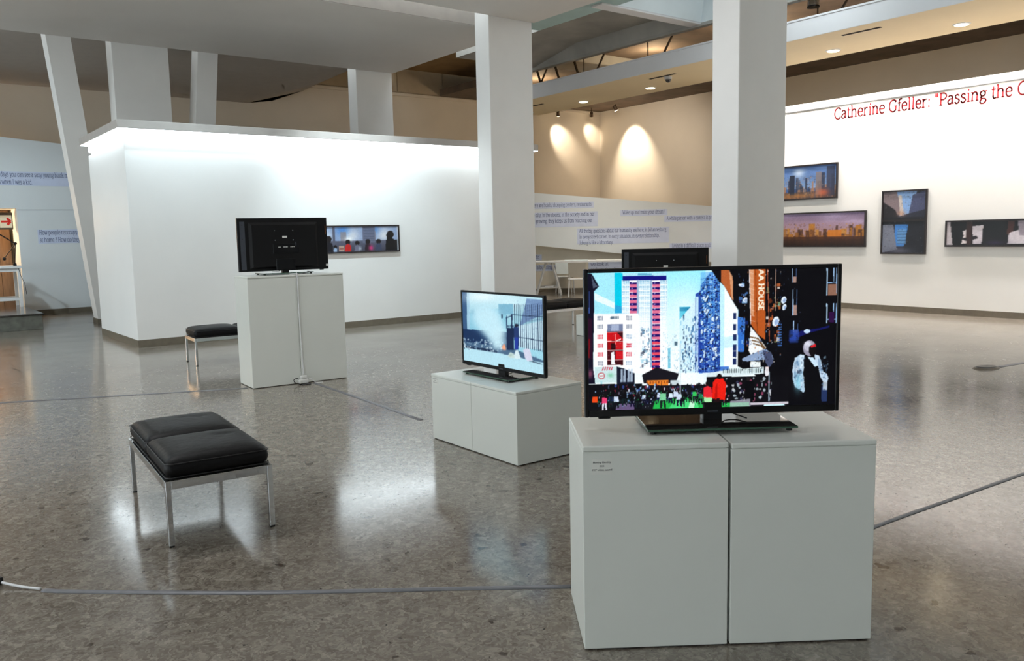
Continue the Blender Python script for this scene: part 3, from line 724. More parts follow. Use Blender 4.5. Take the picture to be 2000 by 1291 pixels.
# ---- picture on the largest screen (drawing frame: two overlapping crops of the scene shown there)
def city_picture():
    K = 3.49
    A = lambda x, y: (x, y)                       # crop A as drawn
    B = lambda x, y: (x + 260 * K, y)             # crop B lies 260 px further right
    def pA(*q): return [A(*v) for v in q]
    def pB(*q): return [B(*v) for v in q]
    OB = 260 * K
    c = Canvas(500, 283, [(103, 118), (OB + 890, 93), (OB + 876, 1028), (112, 1054)], (200, 240, 250))
    rnd = random.Random(3)
    c.vgrad(100, 420, (150, 232, 250), (206, 243, 250), 100, 900)
    c.vgrad(420, 1060, (206, 243, 250), (250, 255, 255), 100, 1300)
    c.poly(pA((140, 118), (290, 118), (290, 390), (150, 390)), (160, 228, 245))
    c.poly(pA((150, 250), (290, 320), (290, 360), (150, 300)), (225, 250, 255))
    c.rect(286, 118, 338, 388, (0, 196, 226))
    c.poly(pA((286, 330), (338, 345), (338, 388), (286, 388)), (40, 160, 210))
    c.glow(760, 560, 110, 240, (255, 255, 255), .9)
    # high tower
    c.rect(333, 165, 640, 800, (246, 252, 255))
    c.rect(340, 138, 636, 168, (14, 12, 120))
    c.rect(340, 118, 636, 138, (170, 225, 240)); c.rect(440, 122, 535, 134, (90, 170, 200))
    for y in range(170, 420, 36):
        for x0, x1 in ((338, 384), (452, 530), (594, 638)):
            al = max(0.05, 1 - (y - 170) / 330)
            for x in range(x0, x1, 12):
                c.rect(x, y, x + 8, y + 14, (110, 170, 205), al * .8); c.rect(x, y + 17, x + 8, y + 24, (150, 200, 225), al * .8)
    for y in range(168, 760, 12):
        al = max(.06, .5 * (1 - (y - 168) / 620))
        for x0, x1 in ((335, 386), (450, 526), (594, 640)): c.rect(x0, y, x1, y + 4, (150, 205, 230), al)
    for x in (347, 360, 373, 462, 476, 490, 504, 516, 606, 620, 632): c.rect(x, 168, x + 3, 480, (160, 205, 230), .35)
    c.glow(560, 640, 130, 190, (255, 255, 255), .55); c.rect(434, 165, 448, 400, (150, 175, 205)); c.rect(526, 165, 537, 760, (140, 165, 200))
    for x0, x1, y1 in ((387, 436, 375), (539, 592, 760)):
        y = 180
        while y < y1:
            c.rect(x0, y, x1, y + 17, (28, 6, 96)); c.rect(x0, y + 15, x1, y + 34, (222, 112, 146) if y < 560 else (226, 70, 92))
            c.rect(x0 + 10, y + 2, x0 + 20, y + 12, (190, 190, 235), .6)
            y += 35.5
    # white house with red windows
    c.rect(146, 392, 446, 752, (255, 255, 255))
    c.line(146, 396, 446, 392, 4, (205, 225, 240))
    rows = (420, 478, 546, 606, 666, 728)
    for r_, y in enumerate(rows):
        for x0 in (170, 364):
            dark = (120, 130, 150) if r_ < 2 else ((206, 40, 60) if (x0 < 200 or r_ in (3, 4)) else (150, 175, 200))
            if r_ == 5 and x0 < 200: dark = (110, 120, 140)
            for k in range(4): c.rect(x0 + k * 10, y - 14, x0 + k * 10 + 7, y + 16, dark, .9)
            c.rect(x0, y + 2, x0 + 40, y + 4, (255, 255, 255), .7)
    for k in range(6): c.rect(258 + k * 10, 408, 258 + k * 10 + 7, 430, (90, 110, 130))
    c.rect(235, 462, 342, 742, (60, 10, 18))
    c.rect(235, 462, 342, 512, (112, 124, 156)); c.rect(262, 466, 315, 508, (160, 172, 200))
    c.poly(pA((235, 520), (300, 520), (340, 560), (342, 575), (235, 575)), (196, 16, 24))
    c.rect(236, 582, 342, 634, (150, 10, 16)); c.rect(262, 592, 300, 634, (40, 4, 10))
    c.rect(290, 585, 342, 634, (190, 20, 28)); c.rect(236, 644, 342, 700, (70, 8, 18)); c.rect(292, 646, 342, 700, (200, 20, 30))
    for y in (515, 577, 638, 704): c.rect(235, y, 342, y + 4, (255, 190, 190))
    c.rect(288, 528, 294, 600, (235, 120, 120)); c.poly(pA((300, 570), (330, 560), (325, 572), (296, 578)), (255, 230, 230))
    c.poly(pA((262, 655), (282, 648), (288, 738), (262, 738)), (240, 245, 250))
    # thin left building, dark edge
    c.poly(pA((100, 118), (132, 122), (180, 206), (148, 240), (146, 400), (140, 760), (156, 870), (100, 870)), (12, 10, 30))
    c.poly(pA((128, 130), (150, 180), (172, 208), (140, 220)), (70, 80, 100)); c.rect(112, 240, 116, 390, (60, 90, 160))
    c.rect(104, 420, 132, 700, (40, 8, 34)); c.rect(108, 560, 118, 690, (110, 10, 20))
    c.glow(120, 800, 18, 30, (190, 100, 130), .6)
    # middle distance houses
    for k in range(26):
        x = 455 + rnd.random() * 60; y = 490 + rnd.random() * 250
        c.rect(x, y, x + 6 + rnd.random() * 10, y + 5 + rnd.random() * 22, rnd.choice([(90, 130, 160), (60, 70, 90), (150, 200, 220)]), .75)
    c.rect(722, 350, 800, 560, (70, 190, 220)); c.rect(722, 352, 800, 380, (30, 130, 170))
    c.poly(pA((722, 560), (722, 440), (766, 385), (800, 350), (838, 285), (865, 250), (865, 800), (722, 800)), (208, 236, 248))
    for k in range(60):
        x = 728 + rnd.random() * 120; y = 400 + rnd.random() * 380
        c.rect(x, y, x + 4 + rnd.random() * 6, y + 10 + rnd.random() * 30, rnd.choice([(70, 120, 165), (40, 80, 130), (120, 180, 215), (20, 40, 70)]), .8)
    c.rect(680, 568, 712, 620, (215, 235, 240)); c.rect(690, 585, 710, 612, (40, 60, 80)); c.rect(645, 630, 664, 770, (110, 190, 215))
    # blue front with dishes
    c.poly(pA((832, 262), (866, 246), (870, 200), (930, 118), (1000, 118), (1060, 200), (1060, 790), (856, 805)), (66, 120, 205))
    c.poly(pA((832, 262), (866, 246), (872, 800), (832, 800)), (40, 70, 160)); c.rect(836, 280, 850, 800, (205, 235, 250))
    c.glow(930, 330, 60, 130, (40, 130, 205), .6); c.glow(930, 600, 70, 140, (20, 60, 185), .7)
    c.vgrad(118, 800, (70, 150, 225), (12, 34, 130), 866, 1000, .45)
    for k in range(15):
        x = 868 + k * 9.2; c.line(x, max(120, 118 + (930 - x) * 1.4), x - 3, 795, 2.5, rnd.choice([(8, 14, 50), (150, 205, 245), (20, 50, 120)]), .7)
    for k in range(36):
        y = 140 + k * 18; c.line(866, y + 24, 1000, y, 3, rnd.choice([(10, 16, 60), (160, 210, 245), (30, 80, 170)]), .6)
    for k in range(800):
        x = 858 + rnd.random() * 140; y = 130 + rnd.random() * 650
        if x < 930 and y < 130 + (930 - x) * 1.4: continue
        w_, h_ = 3 + rnd.random() * 9, 3 + rnd.random() * 9
        c.rect(x, y, x + w_, y + h_, rnd.choice([(6, 10, 40), (14, 34, 110), (6, 8, 30), (150, 205, 245), (60, 120, 205), (10, 30, 140), (210, 238, 255)]), .8)
    for k in range(26):
        x = 870 + rnd.random() * 118; y = 250 + rnd.random() * 500; q = rnd.uniform(-.5, .5)
        c.ell(x + 3, y + 3, 7, 13, (6, 10, 40), .8, q); c.ell(x, y, 6 + rnd.random() * 2, 11 + rnd.random() * 4, (222, 240, 255), .95, q); c.ell(x + 1, y + 1, 3, 6, (130, 180, 225), .7, q)
    for k in range(220):
        x = 726 + rnd.random() * 130; y = 400 + rnd.random() * 390
        if y < 700 - (x - 726) * 2.6: continue
        c.rect(x, y, x + 3 + rnd.random() * 4, y + 5 + rnd.random() * 12, rnd.choice([(60, 110, 160), (30, 60, 110), (150, 205, 230), (20, 30, 60), (235, 248, 255)]), .7)
    for k in range(70):
        x = 455 + rnd.random() * 75; y = 480 + rnd.random() * 280
        c.rect(x, y, x + 3 + rnd.random() * 5, y + 4 + rnd.random() * 14, rnd.choice([(80, 120, 160), (40, 50, 80), (150, 200, 220), (210, 240, 250)]), .7)
    c.glow(690, 470, 60, 160, (196, 240, 252), .5); c.glow(420, 600, 30, 120, (226, 240, 250), .6)
    for k in range(120):
        x = 150 + rnd.random() * 290; y = 396 + rnd.random() * 350
        c.rect(x, y, x + 2 + rnd.random() * 10, y + 2, (196, 210, 226), .35)
    for k in range(160):
        x = 600 + rnd.random() * 120; y = 520 + rnd.random() * 290
        c.rect(x, y, x + 2 + rnd.random() * 5, y + 3 + rnd.random() * 14, rnd.choice([(170, 215, 232), (130, 180, 205), (225, 245, 252), (90, 120, 150)]), .45)
    # sign, dark market roof, orange canopy
    c.rect(152, 752, 302, 862, (196, 222, 224)); c.ell(196, 815, 24, 24, (190, 90, 100)); c.ell(196, 815, 17, 17, (214, 232, 232)); c.line(186, 815, 206, 815, 5, (190, 70, 80))
    for k in range(5): c.line(202 + k * 15, 776, 210 + k * 15, 756, 6, (206, 40, 70))
    c.glow(258, 812, 20, 16, (90, 180, 130), .6); c.rect(190, 850, 202, 950, (170, 215, 225))
    c.poly(pA((300, 752), (345, 765), (420, 800), (420, 880), (300, 880)), (18, 22, 40))
    for x in (325, 345, 372, 392): c.rect(x, 770, x + 14, 860, (185, 205, 225), .8)
    c.poly(pA((470, 812), (570, 760), (720, 806), (700, 870), (482, 872)), (20, 18, 26))
    c.poly(pA((500, 852), (650, 848), (650, 884), (500, 884)), (226, 128, 40)); c.rect(664, 850, 722, 890, (190, 205, 210))
    for k in range(8): c.rect(504 + k * 19, 856, 512 + k * 19, 872, (120, 50, 20), .8)
    # street level
    c.rect(100, 872, 470, 1060, (8, 8, 14)); c.rect(470, 884, 1300, 1060, (18, 18, 26))
    c.poly(pA((540, 1060), (560, 985), (900, 960), (1200, 990), (1200, 1060)), (34, 176, 74))
    c.poly(pA((640, 1060), (700, 985), (840, 985), (860, 1060)), (70, 214, 120))
    c.poly(pA((780, 1060), (800, 990), (830, 1000), (820, 1060)), (190, 240, 205)); c.poly(pA((290, 1060), (300, 1010), (420, 1010), (420, 1060)), (98, 82, 120))
    for k in range(520):
        x = 150 + rnd.random() * 930; y = 878 + rnd.random() * 130
        if x > 560 and y > 985: continue
        c.ell(x, y, 2 + rnd.random() * 6, 3 + rnd.random() * 11, rnd.choice([(6, 6, 10)] * 7 + [(214, 226, 244), (50, 70, 140), (150, 190, 230), (120, 30, 50), (70, 80, 100)]), .9)
    for k in range(34):
        x = 165 + k * 26 + rnd.random() * 16; h = 60 + rnd.random() * 50
        c.figure(x, 1026 + rnd.uniform(-26, 16), h, rnd.choice([(6, 6, 10)] * 9 + [(200, 214, 236), (30, 120, 70), (30, 40, 90)]), rnd.choice([(6, 6, 12), (16, 30, 34), (14, 14, 44)]))
    for k in range(240):
        x = 160 + rnd.random() * 900; y = 900 + rnd.random() * 130
        c.rect(x, y, x + 3 + rnd.random() * 3, y + 3 + rnd.random() * 8, rnd.choice([(225, 235, 250), (6, 6, 10), (6, 6, 10), (110, 150, 210), (40, 150, 80)]), .75)
    c.figure(152, 1046, 110, (226, 70, 20), (10, 10, 14)); c.figure(216, 1050, 105, (222, 60, 110), (225, 225, 240))
    c.figure(612, 1046, 130, (120, 200, 150), (20, 30, 30)); c.figure(665, 1008, 84, (210, 230, 245), (20, 20, 50)); c.figure(826, 1000, 84, (50, 190, 90), (20, 40, 30))
    c.rect(728, 600, 734, 960, (190, 210, 220), .8)
    # right hand part: bright gable, black facade
    c.poly(pB((28, 100), (900, 80), (900, 1060), (560, 1060), (330, 820), (214, 760), (214, 372)), (6, 5, 9))
    c.poly(pB((90, 186), (120, 214), (212, 376), (212, 760), (92, 760)), (240, 252, 255)); c.poly(pB((90, 186), (120, 214), (120, 760), (92, 760)), (190, 235, 252))
    c.poly(pB((92, 560), (212, 550), (212, 620), (92, 640)), (176, 226, 248), .6)
    for y in (395, 470, 540, 610, 655, 705): c.rect(OB + 180, y, OB + 202, y + 42, (24, 40, 90))
    c.poly(pB((212, 420), (262, 430), (255, 660), (212, 660)), (50, 110, 200))
    for k in range(36):
        x = OB + 212 + rnd.random() * 60; y = 190 + rnd.random() * 480
        c.rect(x, y, x + 6 + rnd.random() * 20, y + 6 + rnd.random() * 22, rnd.choice([(140, 190, 240), (20, 40, 110), (6, 6, 12), (70, 120, 190), (6, 6, 12)]), .8)
    c.poly(pB((98, 100), (150, 104), (180, 180), (178, 310), (120, 214), (98, 186)), (176, 92, 46)); c.poly(pB((150, 104), (176, 150), (180, 310), (168, 290)), (216, 160, 120), .8)
    c.poly(pB((290, 96), (400, 94), (398, 580), (345, 540), (300, 470)), (178, 84, 30))
    c.poly(pB((290, 96), (318, 96), (320, 420), (300, 400)), (212, 150, 110)); c.line(OB + 288, 100, OB + 300, 470, 5, (235, 225, 225)); c.line(OB + 330, 96, OB + 345, 540, 4, (110, 46, 12))
    for k in range(10): c.line(OB + 286 + k * 1.2, 120 + k * 36, OB + 318 + k, 130 + k * 36, 3, (235, 200, 180), .8)
    # vertical lettering, read turned a quarter to the right
    u = 34 / 70.0; yy = 100.0
    adv = (382 - 100) / text_width('AA HOUSE')
    for q in text_quads('AA HOUSE', 17, .8):
        pts = [(OB + 354 + v[1] * u, yy + v[0] * adv) for v in q]
        c.poly(pts, (248, 236, 214))
    for k in range(60):
        x = OB + 398 + rnd.random() * 92; y = 100 + rnd.random() * 500
        c.rect(x, y, x + 4 + rnd.random() * 20, y + 5 + rnd.random() * 28, rnd.choice([(190, 100, 50), (120, 150, 110), (20, 12, 12), (225, 215, 205), (60, 20, 14), (90, 40, 20), (6, 5, 9)]), .85)
    c.line(OB + 412, 96, OB + 428, 590, 5, (176, 90, 60)); c.line(OB + 470, 96, OB + 466, 380, 4, (205, 170, 150))
    for x, y, rx, ry in ((262, 306, 15, 18), (524, 310, 17, 25), (528, 358, 13, 22), (470, 455, 22, 34), (236, 208, 20, 10)):
        c.ell(OB + x, y, rx, ry, (222, 234, 246), 1, .3); c.ell(OB + x + 4, y + 3, rx * .6, ry * .6, (120, 150, 200), .7, .3)
    for k in range(9): c.rect(OB + 484, 470 + k * 18, OB + 512, 480 + k * 18, (70, 120, 200), .8)
    c.line(OB + 400, 520, OB + 500, 490, 7, (4, 4, 6))
    for x, y0, y1 in ((578, 95, 192), (584, 238, 415), (590, 450, 560)):
        c.rect(OB + x, y0, OB + x + 5, y1, (170, 205, 245)); c.rect(OB + x + 28, y0, OB + x + 31, y1, (80, 110, 160)); c.rect(OB + x + 6, y0 + (y1 - y0) * .6, OB + x + 30, y1, (160, 130, 120)); 
    for y0, y1 in ((88, 282), (335, 470)):
        c.rect(OB + 815, y0, OB + 822, y1, (185, 220, 250)); c.rect(OB + 862, y0, OB + 868, y0 + 100, (160, 200, 240)); c.rect(OB + 880, y0, OB + 886, y1, (150, 190, 235))
        c.rect(OB + 815, y0 + 105, OB + 886, y0 + 111, (150, 190, 235))
    c.rect(OB + 824, 204, OB + 884, 280, (138, 100, 82)); c.rect(OB + 832, 395, OB + 870, 465, (44, 12, 60))
    c.poly(pB((548, 590), (640, 520), (760, 505), (840, 485), (835, 500), (700, 535), (640, 560)), (16, 20, 90)); c.ell(OB + 684, 524, 22, 14, (190, 215, 240))
    for k in range(24): c.rect(OB + 545 + rnd.random() * 80, 505 + rnd.random() * 90, OB + 552 + rnd.random() * 80, 515 + rnd.random() * 90, (40, 70, 160), .5)
    # striped gable and umbrella
    c.poly(pB((300, 490), (350, 550), (408, 636), (300, 680), (285, 650)), (236, 240, 242))
    for k in range(3): c.line(OB + 300 + k * 10, 620 + k * 22 - 60, OB + 350 + k * 12, 580 + k * 26 - 10, 9, (112, 82, 52)); c.line(OB + 350 + k * 12, 580 + k * 26 - 10, OB + 400, 640 + k * 6, 9, (112, 82, 52))
    c.poly(pB((243, 706), (300, 680), (400, 640), (440, 668), (458, 716), (392, 715), (280, 726), (246, 724)), (138, 160, 194)); c.poly(pB((380, 648), (440, 668), (456, 730), (430, 770), (404, 740)), (66, 74, 104))
    c.rect(OB + 296, 728, OB + 366, 765, (232, 240, 240)); c.poly(pB((0, 812), (90, 790), (390, 765), (392, 812), (120, 830), (0, 832)), (212, 228, 232))
    for k in range(18): c.rect(OB + 110 + k * 15, 776, OB + 117 + k * 15, 806, rnd.choice([(70, 90, 90), (160, 180, 180), (30, 40, 40)]), .7)
    c.rect(OB + 0, 830, OB + 560, 1010, (10, 9, 14))
    for k in range(90):
        x = OB + 120 + rnd.random() * 330; y = 840 + rnd.random() * 150
        c.ell(x, y, 3 + rnd.random() * 9, 3 + rnd.random() * 12, rnd.choice([(190, 205, 215), (8, 8, 12), (8, 8, 12), (60, 60, 90), (150, 70, 100), (225, 230, 235)]), .8)
    c.rect(OB + 400, 765, OB + 424, 825, (232, 215, 215)); c.ell(OB + 412, 800, 14, 30, (224, 224, 230)); c.rect(OB + 424, 800, OB + 431, 1005, (150, 170, 185))
    c.rect(OB + 262, 862, OB + 326, 1000, (4, 4, 8)); c.ell(OB + 285, 848, 14, 16, (30, 26, 26))
    c.poly(pB((300, 1012), (590, 1008), (590, 1024), (300, 1028)), (196, 190, 200)); c.poly(pB((160, 1000), (300, 985), (300, 1040), (160, 1040)), (190, 190, 205), .7)
    for k in range(260):
        x = OB + 215 + rnd.random() * 290; y = 100 + rnd.random() * 700
        if 300 < x - OB < 395 and y < 560: continue
        c.rect(x, y, x + 2 + rnd.random() * 6, y + 3 + rnd.random() * 12, rnd.choice([(6, 5, 9)] * 4 + [(190, 120, 70), (120, 170, 220), (230, 225, 220), (40, 60, 110)]), .7)
    for k in range(60):
        x = OB + 505 + rnd.random() * 130; y = 110 + rnd.random() * 480
        c.rect(x, y, x + 2 + rnd.random() * 4, y + 2 + rnd.random() * 10, rnd.choice([(40, 50, 90), (60, 40, 30), (90, 110, 150), (10, 10, 20)]), .6)
    # red coats
    c.poly(pB((-20, 906), (8, 892), (34, 905), (44, 975), (-20, 975)), (220, 36, 48)); c.ell(OB + 6, 874, 12, 14, (20, 10, 10)); c.poly(pB((-18, 972), (40, 972), (34, 1036), (-10, 1036)), (170, 230, 170))
    c.poly(pB((44, 868), (66, 842), (112, 842), (134, 880), (128, 992), (38, 980)), (228, 28, 14)); c.ell(OB + 88, 828, 17, 18, (20, 8, 8)); c.rect(OB + 55, 980, OB + 92, 1046, (30, 10, 14))
    c.poly(pB((60, 900), (75, 870), (72, 985), (58, 985)), (176, 16, 8))
    # walking person in a pale jacket at the right
    c.rect(OB + 560, 1008, OB + 900, 1060, (5, 5, 10))
    c.poly(pB((606, 706), (638, 682), (672, 688), (662, 760), (672, 850), (682, 930), (660, 948), (640, 930), (604, 905), (590, 860), (586, 790), (594, 740)), (176, 202, 222))
    c.poly(pB((600, 740), (622, 720), (640, 800), (622, 880), (600, 850)), (120, 152, 180)); c.poly(pB((640, 690), (664, 690), (656, 760), (640, 780)), (214, 232, 244))
    c.poly(pB((736, 682), (768, 692), (784, 740), (794, 800), (822, 818), (834, 850), (822, 878), (796, 872), (778, 840), (764, 770), (744, 742)), (190, 212, 232))
    c.poly(pB((764, 700), (780, 740), (786, 800), (774, 800), (760, 750)), (136, 164, 192))
    c.poly(pB((666, 690), (736, 740), (775, 850), (785, 1010), (680, 1010), (660, 820)), (6, 6, 9))
    c.poly(pB((690, 700), (730, 706), (762, 760), (740, 770)), (200, 226, 245))
    c.ell(OB + 702, 640, 44, 54, (150, 148, 166)); c.ell(OB + 690, 625, 26, 34, (186, 186, 202)); c.ell(OB + 722, 654, 25, 38, (14, 10, 12)); c.poly(pB((706, 628), (742, 610), (748, 628), (716, 638)), (210, 28, 36)); c.glow(OB + 690, 610, 22, 14, (225, 228, 240), .8)
    c.glow(OB + 625, 880, 26, 60, (120, 200, 220), .6); c.glow(OB + 618, 780, 22, 30, (250, 250, 255), .5); c.rect(OB + 620, 790, OB + 650, 815, (30, 40, 60), .7)
    c.rect(OB + 786, 905, OB + 826, 1010, (40, 60, 110), .8); c.rect(OB + 796, 870, OB + 826, 930, (205, 220, 235), .8)
    for k in range(90):
        x = OB + rnd.choice([600, 615, 640, 780, 800]) + rnd.random() * 30; y = 700 + rnd.random() * 230
        c.ell(x, y, 2 + rnd.random() * 5, 3 + rnd.random() * 9, rnd.choice([(230, 240, 250), (90, 130, 170), (40, 50, 80), (150, 190, 215)]), .5)
    c.a = np.clip(c.a, 0, 1); c.noise(.04, 1); c.blur(1)
    return c

def smoke_picture():
    c = Canvas(240, 138, [(188, 98), (690, 138), (697, 655), (196, 556)], (150, 205, 222))
    rnd = random.Random(5)
    c.vgrad(90, 380, (188, 224, 234), (140, 196, 214))
    c.rect(180, 90, 220, 420, (52, 84, 124)); c.rect(222, 100, 238, 350, (150, 190, 215))
    c.glow(330, 130, 120, 40, (225, 242, 246), .9); c.glow(500, 170, 90, 50, (205, 234, 242), .8)
    c.rect(240, 240, 480, 350, (130, 190, 212)); c.poly([(290, 240), (310, 212), (430, 212), (450, 300), (290, 300)], (150, 205, 224))
    c.glow(262, 235, 18, 18, (90, 150, 180), .7); c.rect(430, 180, 520, 250, (120, 175, 200))
    c.poly([(600, 145), (690, 150), (690, 250), (600, 300), (560, 330)], (110, 140, 180)); 
    for k in range(10): c.line(600, 190 + k * 18, 692, 170 + k * 18, 5, (84, 104, 150), .6)
    c.poly([(540, 330), (692, 290), (694, 490), (540, 470)], (196, 226, 238))
    # dark wall and embankment
    c.poly([(190, 345), (300, 355), (480, 370), (520, 340), (520, 500), (190, 430)], (16, 44, 84))
    c.poly([(190, 425), (520, 480), (694, 560), (694, 600), (190, 468)], (70, 100, 130))
    c.poly([(190, 462), (380, 500), (694, 575), (697, 660), (190, 560)], (176, 218, 232))
    c.poly([(190, 458), (420, 492), (420, 512), (190, 470)], (20, 40, 70))
    for k in range(130):
        x = 195 + rnd.random() * 260; y = 405 + rnd.random() * 75 + (x - 195) * .1
        c.ell(x, y, 2 + rnd.random() * 6, 2 + rnd.random() * 4, rnd.choice([(200, 220, 230), (30, 60, 90), (120, 150, 175), (225, 240, 245)]), .8)
    # smoke
    for k in range(170):
        x = 540 + rnd.random() * 150; y = 140 + rnd.random() * 420
        c.rect(x, y, x + 2 + rnd.random() * 8, y + 2 + rnd.random() * 6, rnd.choice([(120, 150, 185), (210, 232, 240), (90, 120, 160), (180, 214, 230)]), .35)
    for k in range(120):
        t = rnd.random(); x = 455 - t * 130 + rnd.uniform(-50, 50); y = 460 - t * 230 + rnd.uniform(-20, 20)
        c.glow(x, y, 22 + 24 * t, 26 + 20 * t, (190, 226, 238), .20)
    c.glow(430, 400, 34, 70, (205, 236, 244), .5); c.glow(340, 300, 60, 50, (186, 226, 238), .5)
    c.poly([(455, 490), (452, 465), (462, 448), (470, 462), (474, 490)], (226, 150, 120)); c.glow(463, 475, 12, 14, (240, 170, 130), .7)
    # gate and fence
    c.rect(478, 260, 483, 345, (20, 40, 76)); c.line(478, 275, 512, 258, 5, (20, 40, 76)); c.rect(508, 250, 516, 345, (20, 36, 70)); c.rect(480, 325, 525, 331, (20, 40, 76)); c.rect(448, 248, 455, 278, (30, 50, 80))
    c.rect(480, 340, 524, 490, (14, 34, 70))
    for k in range(15):
        x = 528 + k * 11.2; c.line(x, 182 + (k % 2) * 3, x + 4, 462 + k * 2.6, 3.2, (18, 36, 66))
    c.line(516, 252, 692, 266, 4, (18, 36, 66)); c.line(550, 404, 694, 428, 4, (18, 36, 66))
    # standing person, bags
    c.ell(540, 324, 11, 12, (20, 26, 50)); c.poly([(524, 335), (552, 335), (556, 405), (550, 490), (528, 486), (526, 410)], (30, 54, 104)); c.poly([(528, 405), (550, 405), (548, 490), (530, 486)], (28, 54, 150))
    c.poly([(520, 540), (535, 490), (548, 492), (566, 548), (540, 552)], (206, 226, 232)); c.poly([(486, 530), (500, 505), (522, 515), (530, 545), (500, 545)], (196, 216, 214)); c.glow(505, 525, 12, 10, (120, 150, 140), .5)
    c.poly([(578, 490), (596, 478), (618, 482), (634, 560), (606, 566), (590, 545)], (204, 206, 226)); c.poly([(600, 560), (640, 565), (690, 585), (680, 588)], (70, 90, 110))
    c.noise(.03, 1); c.blur(2)
    return c

television((2.695, 2.187, 0.8052), FR, 'large flat television in front showing a bright city street with red coats', 1.0, city_picture())
television((3.77, 5.07, 0.522), -89.3, 'flat television on low plinth showing a smoky street with a fence', 0.985, smoke_picture())
television((3.675, 8.985, 1.207), 175.0, 'flat television on tall plinth turned away, showing its black back with labels', 0.965)
television((7.68, 6.96, 0.7405), 140.0, 'flat television half hidden behind the largest screen, black back towards us')

# ================================================================== BENCHES
def cushion(name, x0, y0, x1, y1, z0, h, parent, puff=0.026, r=0.042, wrinkles=()):
    bm = bmesh.new()
    bmesh.ops.create_cube(bm, size=1.0)
    bmesh.ops.subdivide_edges(bm, edges=bm.edges[:], cuts=18, use_grid_fill=True)
    w, l = x1 - x0, y1 - y0
    for v in bm.verts:
        p_ = Vector((v.co.x * w, v.co.y * l, v.co.z * h))
        inn = Vector((w / 2 - r, l / 2 - r, h / 2 - r))
        q = Vector([max(-a, min(a, c)) for a, c in zip(inn, p_)])
        d = p_ - q
        if d.length > 1e-9: p_ = q + d.normalized() * min(d.length, r)
        fx = max(0, 1 - (2 * p_.x / w) ** 4); fy = max(0, 1 - (2 * p_.y / l) ** 4)
        if p_.z > 0: p_.z += puff * fx * fy
        s_ = 1 + 0.02 * (1 - abs(2 * p_.z / h)); p_.x *= s_; p_.y *= s_
        if p_.z > 0:
            for (ax, ay, bx_, by_, dep) in wrinkles:
                a = Vector((ax * w, ay * l)); b = Vector((bx_ * w, by_ * l)); ab = b - a; pp = Vector((p_.x, p_.y))
                t_ = max(0, min(1, (pp - a).dot(ab) / ab.length_squared)); dd = (pp - a - ab * t_).length
                p_.z -= dep * math.exp(-(dd / 0.014) ** 2) * math.sin(math.pi * (0.1 + 0.8 * t_))
        v.co = p_ + Vector(((x0 + x1) / 2, (y0 + y1) / 2, z0 + h / 2))
    o = obj(name, bm, M_LEATHER, parent, True)
    # piping round the top edge and the bottom edge
    for zz in (z0 + h * 0.80, z0 + h * 0.12):
        k = 0.004; c_ = 0.03
        pts = []
        for cx, cy, a0 in ((x1 - c_, y1 - c_, 0), (x0 + c_, y1 - c_, 90), (x0 + c_, y0 + c_, 180), (x1 - c_, y0 + c_, 270)):
            for s_ in range(5):
                a = math.radians(a0 + s_ * 22.5); pts.append((cx + math.cos(a) * (c_ + k), cy + math.sin(a) * (c_ + k), zz))
        pts.append(pts[0])
        obj('piping', tube(pts, 0.0032, 6), M_PIPING, o, True)
    return o
def bench(loc, rz, label, L=1.2, W=0.56):
    t = empty('bench', loc, rz); tag(t, label, 'bench', 'black leather benches')
    zt, tb = 0.356, 0.028
    for x in (0, W - tb):
        box('side_rail', (x, tb, zt - .045), (x + tb * .55 if x == 0 else x + tb, L - tb, zt), M_CHROME, t, bev=.002) if x == 0 else box('side_rail', (x + tb * .45, tb, zt - .045), (x + tb, L - tb, zt), M_CHROME, t, bev=.002)
    for y in (0, L - tb * .55):
        box('end_rail', (tb, y, zt - .045), (W - tb, y + tb * .55, zt), M_CHROME, t, bev=.002)
    for x in (0, W - tb):
        for y in (0, L - tb):
            lg = box('leg', (x, y, .008), (x + tb, y + tb, zt), M_CHROME, t, bev=.002)
            box('foot', (x + .002, y + .002, 0), (x + tb - .002, y + tb - .002, .008), M_RUBBER, lg)
    box('cross_rail', (tb * .5, L / 2 - .012, zt - .035), (W - tb * .5, L / 2 + .012, zt - .006), M_CHROME, t)
    box('seat_deck', (tb * .6, tb * .6, zt - .01), (W - tb * .6, L - tb * .6, zt - .001), M_RUBBER, t)
    cushion('cushion', .012, .012, W - .012, L / 2 - .003, zt, .106, t, wrinkles=((.05, .1, .34, .16, .010), (.1, -.05, .3, .12, .006)))
    cushion('cushion', .012, L / 2 + .003, W - .012, L - .012, zt, .106, t, wrinkles=((-.1, .22, .28, .10, .008), (.16, .08, .34, .2, .006)))
    return t
bench((1.115, 4.46, 0), -4.6, 'black leather bench with chrome legs standing alone in the foreground')
bench((3.20 + 1.2, 10.80, 0), 90 - 4.0, 'black leather bench half hidden behind the tall plinth')
bench((8.49 + 1.2, 10.36, 0), 90.0, 'black leather bench far back between the column and the largest screen')

